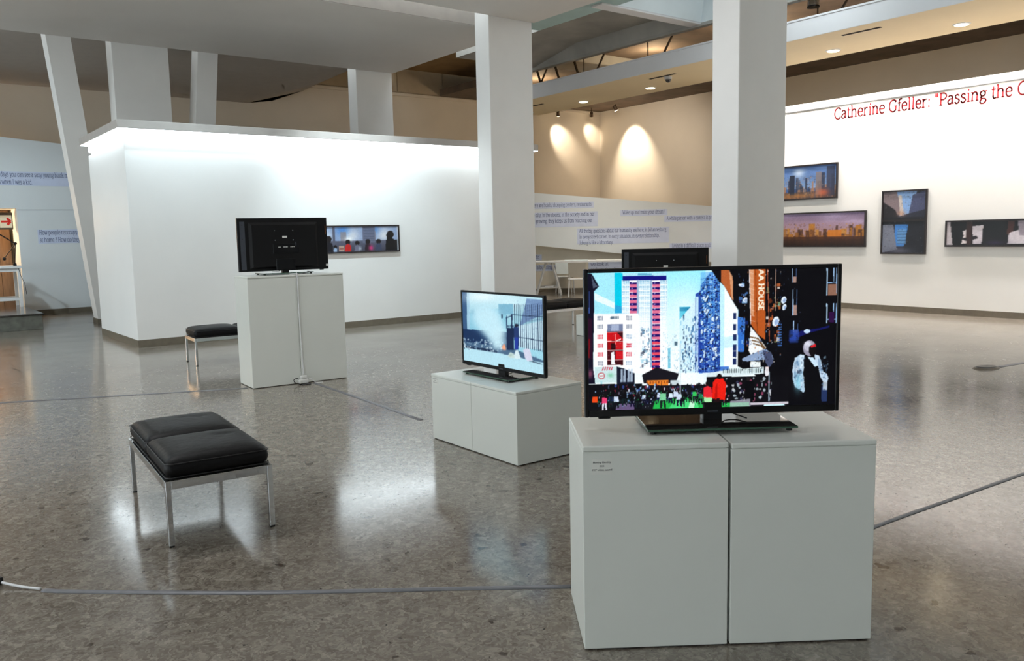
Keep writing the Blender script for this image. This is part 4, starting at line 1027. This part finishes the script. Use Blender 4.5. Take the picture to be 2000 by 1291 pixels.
# ================================================================== CABLES ON THE FLOOR
def tape(name, pts, w, label, cat='cable', group='taped cable strips on the floor', hgt=0.006):
    P = catmull([(x, y, 0) for x, y in pts], 6); n = len(P)
    bm = bmesh.new(); rings = []
    for i, p_ in enumerate(P):
        d = P[min(i + 1, n - 1)] - P[max(i - 1, 0)]; d = d / np.linalg.norm(d); nx = np.array([-d[1], d[0], 0])
        jit = 1 + 0.05 * math.sin(i * 1.7)
        rings.append([bm.verts.new(tuple(p_ + nx * o * w * jit + np.array([0, 0, z]))) for o, z in ((-.5, .0006), (-.34, hgt * .5), (-.15, hgt), (.15, hgt), (.34, hgt * .5), (.5, .0006))])
    for a, b in zip(rings, rings[1:]):
        for k in range(5): bm.faces.new((a[k], a[k + 1], b[k + 1], b[k]))
        bm.faces.new((a[5], a[0], b[0], b[5]))
    bm.faces.new(rings[0]); bm.faces.new(list(reversed(rings[-1])))
    bmesh.ops.recalc_face_normals(bm, faces=bm.faces[:])
    return tag(obj(name, bm, M_TAPE, None, True), label, cat, group)
tape('taped_cable', [(0.505, 4.295), (0.643, 4.159), (1.263, 3.619), (2.004, 3.05), (2.40, 2.745)], 0.042, 'grey taped cable strip running across the foreground to the front plinth', hgt=0.008)
tape('taped_cable', [(-1.6, 11.0), (0.923, 9.836), (2.1, 9.30), (3.13, 8.84)], 0.05, 'grey taped cable strip from the left edge to the tall plinth')
tape('taped_cable', [(3.80, 8.63), (3.76, 7.4), (3.70, 6.19)], 0.05, 'grey taped cable strip from the tall plinth to the low plinth')
tape('taped_cable', [(3.30, 2.26), (4.16, 2.263), (5.0, 2.21), (5.765, 2.161), (7.0, 2.08)], 0.036, 'grey taped cable strip leaving the front plinth to the right', hgt=0.008)
tape('taped_cable', [(9.93, 4.05), (10.47, 3.98), (12.0, 3.80)], 0.085, 'wide grey taped strip running from the floor socket box')
# loose cable end at left edge
t = empty('cable_plug', (0.335, 4.50, 0), 35); tag(t, 'black cable plug lying at the end of the foreground strip', 'plug')
obj('housing', bx(bmesh.new(), -.03, -.022, 0.002, .03, .022, .04, .008, 2), M_CABLEBLACK, t)
obj('lead', tube(catmull([(-.03, 0, .02), (-.10, .02, .012), (-.22, -.02, .006)], 6), .006, 8), M_CABLEBLACK, t, True)
_inv = t.matrix_basis.inverted()
obj('pale_lead', tube([tuple(_inv @ Vector(q)) for q in catmull([(.36, 4.47, .022), (.392, 4.43, .016), (.44, 4.37, .010), (.497, 4.304, .0075)], 6)], .006, 8), M_CABLEWHITE, t, True)
# floor socket box
t = empty('floor_socket', (9.78, 4.10, 0), -20); tag(t, 'oval dark floor socket box lying on the terrazzo', 'socket')
bm = bmesh.new(); cyl(bm, (0, 0, .0005), (0, 0, .014), .17, .145, 28); bmesh.ops.scale(bm, vec=(1, .62, 1), verts=bm.verts[:]); obj('rim', bm, mat('socket_rim', rgb(92, 82, 70), .5), t)
bm = bmesh.new(); cyl(bm, (0, 0, .0142), (0, 0, .024), .135, .115, 24); bmesh.ops.scale(bm, vec=(1, .62, 1), verts=bm.verts[:]); obj('lid', bm, mat('socket_lid', rgb(48, 44, 42), .4), t)
# white cable hanging on the tall plinth and plug adapter
RZ = math.radians(-3.5)
def P1(x, y, z): return (3.15 + x * math.cos(RZ) - y * math.sin(RZ), 8.735 + x * math.sin(RZ) + y * math.cos(RZ), z)
tag(obj('power_cable', tube(catmull([P1(.50, .10, 1.213), P1(.535, .02, 1.215), P1(.543, -.012, 1.19), P1(.545, -.012, .8), P1(.550, -.014, .5), P1(.556, -.018, .2), P1(.553, -.03, .10)], 8), .0055, 8), M_CABLEWHITE, None, True), 'white power cable hanging down the tall plinth', 'cable')
t = empty('plug_adapter', P1(.535, -.075, 0), -3.5); tag(t, 'white plug adapter on the floor at the foot of the tall plinth', 'plug')
obj('socket_block', bx(bmesh.new(), -.06, -.03, .012, .05, .03, .062, .012, 2), M_STICKER, t)
obj('plug_top', bx(bmesh.new(), -.035, -.022, .0625, .04, .022, .098, .010, 2), M_STICKER, t)
obj('black_plug', bx(bmesh.new(), -.04, -.05, .0, .07, .045, .0115, .005, 1), M_CABLEBLACK, t)
obj('cord_loop', tube(catmull([(-.05, -.02, .012), (-.10, -.02, .03), (-.115, -.01, .06), (-.08, -.005, .075), (-.05, 0, .06)], 6), .0045, 8), M_CABLEBLACK, t, True)
obj('tail', tube(catmull([(.05, 0, .06), (.09, -.01, .05), (.13, -.02, .012), (.2, -.05, .006)], 6), .004, 8), M_CABLEWHITE, t, True)

# ================================================================== FRAMED PHOTOGRAPHS AND LETTERING
def framed(name, label, y0, y1, z0, z1, canvas, split=None):
    """on the display wall (x = XG), y0 > y1: reading direction is towards smaller y"""
    t = empty('framed_photograph', (XG, y0, z0)); tag(t, label, 'picture', 'framed photographs on the display wall')
    W, H = y0 - y1, z1 - z0; fw = 0.028
    for a, b in (((-.045, -W, 0), (-.001, 0, fw)), ((-.045, -W, H - fw), (-.001, 0, H)), ((-.045, -fw, fw), (-.001, 0, H - fw)), ((-.045, -W, fw), (-.001, -W + fw, H - fw))):
        box('frame_bar', a, b, M_FRAME, t)
    if split: box('frame_bar', (-.040, -W + fw, split - .018), (-.001, -fw, split + .018), M_FRAME, t)
    canvas.mesh('print', W - 2 * fw, H - 2 * fw, M_PRINT, t, (-.030, -fw, fw), (0, -1, 0))
    return t
def skyline(seed, w, h, sky0, sky1, cols, base, dens=40, hmin=.25, hmax=.75, lights=()):
    c = Canvas(w, h, [(0, 0), (1, 0), (1, 1), (0, 1)], sky0); r = random.Random(seed)
    c.vgrad(0, .7, sky0, sky1)
    for k in range(6): c.glow(r.random(), r.random() * .3, .12, .10, tuple(min(255, v + 50) for v in sky0), .5)
    for lay in range(3):
        for k in range(dens):
            x = r.random(); bw = .02 + r.random() * .05; top = 1 - (hmin + r.random() ** 2 * (hmax - hmin)) * (1 - lay * .25)
            c.rect(x, top, x + bw, 1, r.choice(cols), .85)
    c.vgrad(.8, 1, base, base, al=.55)
    for k in range(420):
        x, y = r.random(), .30 + r.random() * .68
        c.rect(x, y, x + .006 + r.random() * .012, y + .01 + r.random() * .04, r.choice(list(lights) + cols), .5)
    c.noise(.04, 1); c.blur(1)
    return c
c = skyline(1, 110, 68, (52, 84, 140), (120, 150, 190), [(40, 52, 78), (70, 80, 100), (112, 104, 110), (150, 110, 84), (34, 40, 60)], (90, 60, 40), 26, .2, .8, [(190, 120, 70), (200, 160, 120), (40, 40, 60)])
c.glow(.36, .2, .1, .14, (190, 206, 225), .9); c.rect(.20, .26, .29, .95, (30, 38, 58)); c.rect(.66, .2, .76, .9, (120, 106, 104), .8); c.rect(.84, .05, .98, .95, (44, 48, 70), .8); c.glow(.78, .84, .10, .12, (200, 96, 60), .8); c.glow(.3, .92, .3, .07, (170, 110, 50), .7)
framed('p', 'framed photograph of blue hazy skyscrapers, upper of the pair beside the column', 10.62, 9.26, 2.165, 2.862, c)
c = skyline(2, 150, 60, (142, 122, 158), (176, 140, 140), [(150, 96, 40), (178, 116, 40), (110, 66, 36), (70, 40, 30), (196, 134, 50)], (44, 24, 18), 40, .25, .72, [(210, 150, 50), (60, 34, 26), (120, 70, 40)])
c.rect(.58, .52, .74, .76, (206, 120, 30), .9); c.vgrad(.72, 1, (70, 36, 22), (28, 14, 12), al=.8)
framed('p', 'wide framed photograph of an orange dusk skyline, lower of the pair beside the column', 10.55, 8.643, 1.207, 1.907, c)
c = Canvas(80, 112, [(0, 0), (1, 0), (1, 1), (0, 1)], (36, 36, 50))
c.poly([(.3, 0), (.8, 0), (.62, .36), (.4, .4)], (128, 164, 214)); c.poly([(0, 0), (.32, 0), (.5, .40), (0, .3)], (128, 112, 116)); c.poly([(0, .16), (.3, .3), (.38, .44), (0, .44)], (30, 24, 28)); c.poly([(.7, .06), (1, 0), (1, .3), (.62, .36)], (70, 74, 104)); c.poly([(.36, .06), (.44, .06), (.5, .36), (.42, .4)], (196, 186, 180)); c.glow(.45, .36, .1, .05, (200, 150, 120), .7)
c.rect(0, .42, 1, .49, (22, 22, 28)); c.rect(0, .49, 1, .54, (20, 20, 24))
c.poly([(.3, .54), (.62, .54), (.56, .9), (.3, .9)], (66, 128, 202)); c.poly([(0, .54), (.26, .54), (.36, .95), (0, 1)], (120, 124, 140)); c.poly([(.62, .54), (1, .54), (1, 1), (.5, 1)], (28, 28, 36)); c.rect(.36, .62, .58, .86, (110, 156, 200), .7)
for k in range(5): c.rect(.36, .64 + k * .05, .58, .655 + k * .05, (40, 70, 110), .7)
c.glow(.4, .97, .3, .06, (96, 96, 110), .8)
r_ = random.Random(9)
for k in range(140): c.rect(*(lambda x, y: (x, y, x + .02, y + .015))(r_.random(), r_.random()), r_.choice([(30, 28, 34), (110, 110, 120), (170, 166, 166), (50, 46, 56)]), .35)
c.noise(.04, 1); c.blur(1)
framed('p', 'upright framed diptych of street canyons, between the skyline and silhouette photographs', 8.335, 7.487, 1.075, 2.25, c, split=.62)
c = Canvas(140, 50, [(0, 0), (1, 0), (1, 1), (0, 1)], (12, 10, 12))
c.poly([(.0, 0), (.03, 0), (.06, 1), (0, 1)], (200, 190, 196)); c.poly([(.15, .4), (.2, .3), (.22, .9), (.14, .95), (.16, .6)], (222, 212, 214)); c.poly([(.24, .2), (.34, .15), (.33, .95), (.25, .95)], (208, 200, 208)); c.poly([(.13, .72), (.28, .6), (.3, .7), (.2, .85)], (30, 24, 28)); c.poly([(.18, .0), (.24, 0), (.23, 1), (.19, 1)], (54, 32, 30))
c.poly([(.56, .0), (.62, 0), (.60, .6), (.55, .55)], (70, 38, 34)); c.poly([(.57, .5), (.7, .3), (.72, .95), (.56, .95)], (206, 198, 206)); c.poly([(.64, 0), (.76, 0), (.75, .6), (.66, .6)], (150, 140, 152)); c.glow(.45, .9, .1, .1, (54, 40, 70), .8); c.poly([(.8, 0), (.9, .1), (.88, 1), (.78, 1)], (20, 16, 18)); c.rect(.9, .1, .98, .95, (190, 186, 196)); c.noise(.04, 1); c.blur(1)
framed('p', 'long framed photograph of dark passing silhouettes at the right edge', 7.147, 5.30, 1.21, 1.672, c)
# photograph on the white room
t = empty('framed_photograph', (5.9, BY0, 1.328)); tag(t, 'long framed photograph of people under cloudy sky behind the turned away screen', 'picture')
W, H, fw = 1.80, 0.482, 0.022
for a, b in (((0, -.045, 0), (W, -.001, fw)), ((0, -.045, H - fw), (W, -.001, H)), ((0, -.045, fw), (fw, -.001, H - fw)), ((W - fw, -.045, fw), (W, -.001, H - fw))):
    box('frame_bar', a, b, M_FRAME, t)
c = Canvas(190, 52, [(630 - 35, 0), (1135, 0), (1135, 170), (630 - 35, 170)], (150, 170, 205))      # drawing units follow the crop: x 595..1135, y 0..170
for x0, x1 in ((595, 736), (736, 914), (914, 1135)):
    c.rect(x0, 0, x1, 170, (140, 160, 196)); c.glow((x0 + x1) / 2 + 20, 60, 50, 50, (226, 226, 230), .95); c.glow(x0 + 60, 20, 40, 40, (70, 130, 205), .8)
    c.rect(x0 + 46, 34, x0 + 80, 110, (140, 132, 136), .8); c.vgrad(96, 170, (84, 84, 100), (52, 50, 62), x0, x1, .85)
c.rect(736, 0, 752, 170, (90, 92, 110)); c.rect(914, 0, 990, 110, (108, 112, 134), .9)
for k in range(8): c.rect(918, 10 + k * 12, 985, 15 + k * 12, (80, 86, 108), .7)
c.glow(830, 85, 22, 14, (255, 255, 255), .9)
def bust(x, h, col, hd=(24, 18, 20)):
    c.ell(x, 170 - h, h * .16 + 4, h * .2 + 4, hd); c.poly([(x - h * .30, 170), (x - h * .25, 170 - h * .65), (x, 170 - h * .85), (x + h * .25, 170 - h * .65), (x + h * .30, 170)], col)
bust(712, 88, (20, 20, 30)); bust(680, 40, (60, 30, 40)); bust(750, 36, (160, 185, 215)); c.rect(770, 128, 803, 165, (190, 160, 140), .9); c.rect(774, 146, 800, 150, (120, 40, 40), .8)
bust(824, 66, (200, 34, 34)); bust(880, 58, (110, 110, 130)); c.glow(897, 150, 8, 14, (205, 215, 225), .7); bust(944, 66, (40, 30, 40)); c.glow(962, 148, 14, 18, (226, 60, 130), .9); bust(1010, 66, (60, 70, 96)); bust(1085, 112, (10, 10, 14)); c.poly([(1060, 60), (1080, 46), (1100, 90), (1110, 130), (1070, 168)], (8, 8, 12)); bust(1122, 60, (16, 16, 22)); c.rect(1128, 0, 1135, 170, (196, 200, 210))
c.noise(.03, 1); c.blur(1)
c.mesh('print', W - 2 * fw, H - 2 * fw, M_PRINT, t, (fw, -.030, fw))

# heading on the display wall
HEAD = 'Catherine Gfeller: "Passing the City"'
w1 = text_width('Catherine Gfeller:')
sc = 0.205 / 70
sxx = (9.385 - 7.50) / (w1 * sc)
head = empty('wall_heading', (XG, 9.385, 3.695)); tag(head, 'red serif heading lettered across the top of the display wall', 'lettering')
_x = 0.0
for ch in HEAD:
    if ch != ' ': text_mesh('letter', [ch], (-0.004, -_x, 0), (0, -1), sc, M_RED, head, sx=sxx, weight=10.5)
    _x += GLYPH[ch][0] * sc * sxx

def vinyl(lines, s0, z_base, unit, label, off=.25, box_=None, wdt=None):
    """printed text on the ramp parapet; s0 = start along the ramp"""
    t = empty('wall_text'); tag(t, label, 'wall text', 'printed texts on the walls')
    tw = max(text_width(q) for q in lines) * unit
    sx = (wdt / tw) if wdt else 1.0
    tw *= sx
    if box_:
        a0, a1, zb, zt = box_
    else: a0, a1, zb, zt = -.06, tw + .06, -.05 - (len(lines) - 1) * 95 * unit, .11
    bm = bmesh.new()
    prism(bm, [LP(s0 + a0, off + .003, z_base + zb), LP(s0 + a1, off + .003, z_base + zb), LP(s0 + a1, off + .003, z_base + zt), LP(s0 + a0, off + .003, z_base + zt)],
          [LP(s0 + a0, off + .0005, z_base + zb), LP(s0 + a1, off + .0005, z_base + zb), LP(s0 + a1, off + .0005, z_base + zt), LP(s0 + a0, off + .0005, z_base + zt)])
    obj('vinyl_panel', bm, M_VINYL, t)
    p_ = LP(s0, off + .006, z_base)
    text_mesh('printed_text', lines, p_, (LD.x, LD.y), unit, M_INK, t, sx=sx, weight=8, leading=115)
    return t
U = 0.10 / 70
vinyl(['there are hotels, shopping centers, restaurants'], -.12, 2.30, U, 'topmost pale blue text about hotels on the ramp', wdt=1.60)
vinyl(['the city, in the streets, in the society and in our', 'am growing, they keeps us from reaching our'], -.14, 2.04, U, 'two-line pale blue text about the city streets beside the column', wdt=1.70, box_=(-.06, 1.78, -.28, .11))
vinyl(['Wake up and make your dream !'], 2.30, 2.06, U, 'short pale blue text Wake up and make your dream', wdt=1.12)
vinyl(['A white person with a camera is per'], 3.46, 1.88, U, 'pale blue text about a white person with a camera, beside column', wdt=1.22)
vinyl(['All the big questions about our humanity are here, in Johannesburg,', 'in every street corner, in every situation, in every relationship.', 'Joburg is like a laboratory.'], 1.15, 1.595, U * .95, 'three-line pale blue text about the big questions on the ramp', wdt=2.32)
vinyl(['Living in a difficult place is stim'], 3.60, 1.155, U, 'pale blue text Living in a difficult place, above the half hidden television', wdt=1.08)
vinyl(["in the climate'"], -.55, .92, U, 'small text piece on the cream wall beside the column', off=0, wdt=.62)
vinyl(['in a building with moving'], -.12, .63, U, 'text piece on the cream wall behind the trestle table', off=0, wdt=1.1)
vinyl(['we look at', 'or from the city we'], 1.45, .70, U * .9, 'two-line text piece on the cream wall under the white table top', off=0, wdt=.9)
def vinyl_left(lines, x0, z, unit, label, wdt, box_):
    t = empty('wall_text'); tag(t, label, 'wall text', 'printed texts on the walls')
    tw = max(text_width(q) for q in lines) * unit; sx = wdt / tw
    box('vinyl_panel', (x0 + box_[0], YL - .004, z + box_[1]), (x0 + box_[2], YL - .0005, z + box_[3]), M_VINYL, t)
    text_mesh('printed_text', lines, (x0, YL - .007, z), (1, 0), unit, M_INK, t, sx=sx, weight=8, leading=112)
_u = .105 / 70
_w = 1.335 / text_width('days you can see a sexy young black m')
vinyl_left(['Nowadays you can see a sexy young black man', 'times when I was a kid.'], 2.43 - _w * text_width('Nowa'), 3.10, _u, 'upper pale blue text about a kid on the left wall', _w * text_width('Nowadays you can see a sexy young black man'), (-.1, -.20, 1.70, .11))
_w = .83 / text_width('How people reoccupy t')
vinyl_left(['How people reoccupy their', 'at home ? How do they live'], 3.085, 1.81, _u, 'lower pale blue text How people reoccupy on the left wall', _w * text_width('at home ? How do they live'), (-.03, -.20, 1.1, .11))

# ================================================================== LEFT ALCOVE: table, desk lamp, exit sign
def flat_table(loc, rz, L, W, H, label, shelf=True):
    t = empty('table', loc, rz); tag(t, label, 'table')
    box('table_top', (0, 0, H - .05), (L, W, H), M_FURN, t, bev=.004)
    for x in (0.03, L - .09):
        for y in (0.03, W - .09): box('leg', (x, y, 0), (x + .06, y + .06, H - .0505), M_FURN, t, bev=.003)
    box('apron', (.09, .04, H - .12), (L - .09, .06, H - .051), M_FURN, t)
    if shelf: box('stretcher', (.09, .035, .14), (L - .09, .075, .20), M_FURN, t); box('stretcher', (.09, W - .075, .14), (L - .09, W - .035, .20), M_FURN, t)
    return t
flat_table((1.12, 20.05, .30), 0, 1.38, .75, .86, 'white table standing on the stone step in the alcove')
t = empty('desk_lamp', (2.38, 20.12, 1.161)); tag(t, 'black jointed desk lamp clamped to the alcove table', 'lamp')
obj('clamp', bx(bmesh.new(), -.03, -.03, .0, .03, .03, .05, .004), M_LAMPBLACK, t)
obj('lower_arm', bar(bmesh.new(), (0, 0, .05), (.04, 0, .46), .022, .022), M_LAMPBLACK, t)
obj('spring_arm', bar(bmesh.new(), (-.18, 0, .16), (.04, 0, .46), .014, .014), M_LAMPBLACK, t)
obj('upper_arm', bar(bmesh.new(), (.04, 0, .46), (-.42, 0, .80), .022, .022), M_LAMPBLACK, t)
bm = bmesh.new(); cyl(bm, (.04, -.03, .46), (.04, .03, .46), .03, n=12); obj('joint', bm, M_LAMPBLACK, t)
bm = bmesh.new(); cyl(bm, (-.42, 0, .84), (-.56, 0, .66), .05, .12, 16); obj('lamp_shade', bm, M_LAMPBLACK, t)
bm = bmesh.new(); bmesh.ops.create_uvsphere(bm, u_segments=10, v_segments=8, radius=.035, matrix=Matrix.Translation((-.18, 0, .15))); obj('counterweight', bm, M_LAMPBLACK, t)
obj('lamp_cord', tube(catmull([(.0, -.03, .03), (.05, -.06, -.06), (.08, -.06, -.2), (.14, -.06, -.38), (.16, -.06, -.6)], 6), .005, 6), M_LAMPBLACK, t, True)
t = empty('exit_sign', (2.10, 21.95, 1.96)); tag(t, 'exit sign with red arrow on white above the alcove table', 'sign')
box('housing', (0, 0, -.02), (.53, .04, .36), mat('sign_housing', rgb(90, 74, 56), .5), t)
for x in (0.02, .275):
    box('sign_panel', (x, -.012, .02), (x + .235, -.001, .30), M_SIGNWHITE, t)
bm = bmesh.new(); bx(bm, .30, -.018, .138, .45, -.0125, .182)
bar(bm, (.42, -.0155, .235), (.485, -.0155, .16), .05, .005, (0, 1, 0)); bar(bm, (.42, -.0155, .085), (.485, -.0155, .16), .05, .005, (0, 1, 0))
obj('arrow', bm, M_SIGNRED, t)
d = bpy.data.lights.new('alcove_lamp', 'POINT'); d.energy = 75; d.color = (1, .68, .36); d.shadow_soft_size = .12
lo = link(bpy.data.objects.new('alcove_lamp', d)); lo.location = (1.5, 22.45, 2.1)

# ================================================================== FAR TABLE AND CHAIRS UNDER THE RAMP
t = empty('trestle_table'); tag(t, 'long white trestle table in front of the ramp wall', 'table')
bm = bmesh.new()
prism(bm, [LP(-1.3, .75, .845), LP(3.2, .75, .845), LP(3.2, 1.45, .845), LP(-1.3, 1.45, .845)], [LP(-1.3, .75, .885), LP(3.2, .75, .885), LP(3.2, 1.45, .885), LP(-1.3, 1.45, .885)])
obj('table_top', bm, M_FURN, t)
for s_ in (.35, 2.6):
    for off in (.85, 1.35):
        a = 1 if off > 1 else -1
        for k, ds in enumerate((-.34, .30)):
            obj('leg', bar(bmesh.new(), LP(s_ + ds * .25, off, .84), LP(s_ + ds, off + .04 * a, 0.005), .05, .035), M_FURN, t)
        obj('cross_piece', bar(bmesh.new(), LP(s_ - .26, off + .02 * a, .22), LP(s_ + .24, off + .02 * a, .22), .04, .025), M_FURN, t)
    obj('shelf_slat', bar(bmesh.new(), LP(s_, .85, .23), LP(s_, 1.35, .23), .22, .02), M_FURN, t)
    obj('head_rail', bar(bmesh.new(), LP(s_, .80, .82), LP(s_, 1.40, .82), .06, .05), M_FURN, t)
for s_, w, m_, lab in ((.75, .6, M_CHAIRBLUE, 'flat pale folder lying on the trestle table beside the column'), (1.55, .9, M_PAPER, 'flat white poster sheets lying on the middle of the trestle table'), (2.55, .5, mat('card_tan', rgb(206, 180, 130), .6), 'tan card lying on the right end of the trestle table')):
    bm = bmesh.new()
    prism(bm, [LP(s_, .9, .886), LP(s_ + w, .9, .886), LP(s_ + w, 1.35, .886), LP(s_, 1.35, .886)], [LP(s_, .9, .898), LP(s_ + w, .9, .898), LP(s_ + w, 1.35, .898), LP(s_, 1.35, .898)])
    tag(obj('papers', bm, m_), lab, 'papers')
def chair(s, off, turn, m, label):
    p_ = LP(s, off, 0)
    t = empty('chair', p_, -41.1 + turn); tag(t, label, 'chair', 'white shell chairs at the trestle table')
    bm = bmesh.new(); bx(bm, -.22, -.21, .43, .22, .21, .455, .01, 2); obj('seat', bm, M_FURN, t)
    bm = bmesh.new()
    prism(bm, [(-.21, .17, .50), (.21, .17, .50), (.22, .24, .86), (-.22, .24, .86)], [(-.21, .195, .50), (.21, .195, .50), (.22, .265, .86), (-.22, .265, .86)])
    obj('backrest', bm, m, t)
    for x in (-.19, .19):
        obj('back_post', bar(bmesh.new(), (x, .20, .44), (x, .215, .56), .03, .02), M_FURN, t)
        for y in (-.18, .18): obj('leg', bar(bmesh.new(), (x, y, .43), (x * 1.12, y * 1.15, 0.004), .03, .03), M_FURN, t)
    return t
chair(1.05, 1.75, 180, M_CHAIRBACK, 'white chair with beige back drawn up to the near side of the trestle table')
chair(.75, .45, 10, M_CHAIRBLUE, 'pale grey chair behind the trestle table near the column')

# ================================================================== CEILING FITTINGS
def downlight(y, i, label, x=14.26):
    t = empty('downlight', (x, y, 4.80)); tag(t, label, 'ceiling light', 'recessed downlights in the soffit')
    bm = bmesh.new(); cyl(bm, (0, 0, -.012), (0, 0, -.001), .115, .135, 24); obj('rim', bm, M_FASCIA, t)
    bm = bmesh.new(); cyl(bm, (0, 0, -.018), (0, 0, -.0125), .10, .10, 24); obj('lamp_face', bm, M_WARMLAMP, t)
    spot('downlight_beam', (x, y, 4.77), (x + .5, y, 0), 200, (1.0, .93, .84), 118, .9, .09)
for i, (y, lab) in enumerate(((6.585, 'rightmost glowing downlight in the cream soffit'), (8.849, 'glowing downlight in the soffit just right of the near column'), (13.357, 'glowing downlight in the soffit beside the dome camera'),
                              (15.586, 'glowing downlight in the soffit above the spotlit corner'), (17.728, 'glowing downlight in the soffit beside the middle column'))):
    downlight(y, i, lab)
for y in (4.33, 2.07, 11.1):
    spot('downlight_beam', (14.26, y, 4.77), (14.76, y, 0), 200, (1.0, .93, .84), 118, .9, .09)
for (y0, y1, x, lab) in ((7.41, 8.09, 13.3, 'dark slot vent in the soffit right of the near column'), (11.9, 12.6, 13.44, 'dark slot vent in the soffit above the dome camera'), (16.35, 16.95, 13.6, 'dark slot vent in the soffit beside the middle column')):
    t = empty('slot_vent', (x, y0, 4.80)); tag(t, lab, 'vent', 'slot vents in the soffit')
    box('slot', (-.035, 0, -.006), (.035, y1 - y0, -.0005), M_SLOT, t)
    box('blade', (-.006, .01, -.012), (.006, y1 - y0 - .01, -.0065), M_STEEL, t)
t = empty('dome_camera', (13.56, 12.2, 4.80)); tag(t, 'white security camera with dark dome under the soffit', 'camera')
bm = bmesh.new(); cyl(bm, (0, 0, -.06), (0, 0, -.001), .075, .08, 20); obj('housing', bm, M_DOMEGREY, t)
bm = bmesh.new(); bmesh.ops.create_uvsphere(bm, u_segments=18, v_segments=10, radius=.06, matrix=Matrix.Translation((0, 0, -.065))); obj('dome', bm, M_DOMEDARK, t, True)
def track_spot(loc, target, label, watts, deg):
    t = empty('spotlight', loc); tag(t, label, 'spotlight', 'warm spotlights in the far corner')
    dr = (Vector(target) - Vector(loc)).normalized()
    bm = bmesh.new(); cyl(bm, -dr * .14, dr * .04, .055, .07, 18); obj('lamp_body', bm, M_SPOTBODY, t)
    bm = bmesh.new(); cyl(bm, dr * .041, dr * .05, .064, .064, 18); obj('lamp_face', bm, M_WARMLAMP, t)
    bm = bmesh.new(); cyl(bm, (0, 0, .06), (0, 0, 5.999 - loc[2]), .016, n=10); obj('stem', bm, M_SPOTBODY, t)
    q = Vector(loc) + dr * .08
    spot('spot_beam', q, target, watts, (1.0, .86, .68), deg, .8, .05)
track_spot((19.22, 22.3, 5.66), (19.9, 23.0, 4.95), 'leftmost warm spotlight near the far corner', 150, 52)
track_spot((20.78, 22.3, 5.73), (21.4, 23.0, 5.2), 'middle warm spotlight hanging in the far corner', 70, 46)
track_spot((21.0, 21.3, 5.83), (21.85, 21.2, 4.2), 'rightmost warm spotlight washing the far right wall', 380, 72)
spot('corner_wash', (18.0, 18.5, 5.9), (21.8, 20.5, 3.2), 350, (1.0, .88, .74), 110, 1.0, .3)
# roof truss above the soffit
t = empty('roof_truss'); tag(t, 'dark steel roof truss with diagonal rods above the soffit', 'truss')
xT = 13.75
obj('bottom_chord', bar(bmesh.new(), (xT, 4.0, 5.32), (xT, 17.6, 5.32), .06, .06), M_STEEL, t)
obj('top_chord', bar(bmesh.new(), (xT, 4.0, 6.55), (xT, 17.6, 6.55), .07, .07), M_STEEL, t)
for k in range(7):
    y = 3.4 + k * 2.05
    obj('diagonal_rod', bar(bmesh.new(), (xT, y, 6.53), (xT, y + .9, 5.34), .032, .032), M_STEEL, t)
    obj('vertical_rod', bar(bmesh.new(), (xT, y + 1.35, 5.34), (xT, y + 1.35, 6.53), .018, .018), M_STEEL, t)
for k in range(4):
    obj('diagonal_rod', bar(bmesh.new(), (xT, 15.2 + k * .7, 5.34), (xT, 15.7 + k * .7, 6.53), .04, .04), M_STEEL, t)
# pendant lamp above the soffit
t = empty('pendant_lamp', (13.5, 8.78, 5.36)); tag(t, 'silver cylinder pendant lamp hanging above the soffit at the top edge', 'lamp')
bm = bmesh.new(); cyl(bm, (0, 0, .10), (0, 0, .42), .10, .085, 20); obj('lamp_housing', bm, M_SILVER, t)
bm = bmesh.new(); cyl(bm, (0, 0, .07), (0, 0, .0995), .11, .10, 20); obj('lamp_ring', bm, mat('lamp_ring_dark', rgb(60, 64, 72), .3, .8), t)
bm = bmesh.new(); cyl(bm, (0, 0, .4205), (0, 0, 1.30), .008, n=8); obj('suspension_rod', bm, M_SILVER, t)
for y in (7.0, 11.5, 14.5, 19.0):  # warm fill points added to light the roof, apart from the pendant
    d = bpy.data.lights.new('roof_fill', 'POINT'); d.energy = 36; d.color = (1, .78, .5); d.shadow_soft_size = .1
    lo = link(bpy.data.objects.new('roof_fill', d)); lo.location = (15.6, y, 5.6)
for y in (3.0, 8.2):  # cool fill points added to brighten the coffers and soffit fascia
    d = bpy.data.lights.new('coffer_fill', 'POINT'); d.energy = 34; d.color = (.86, .95, 1.0); d.shadow_soft_size = .15
    lo = link(bpy.data.objects.new('coffer_fill', d)); lo.location = (11.7, y, 5.75)
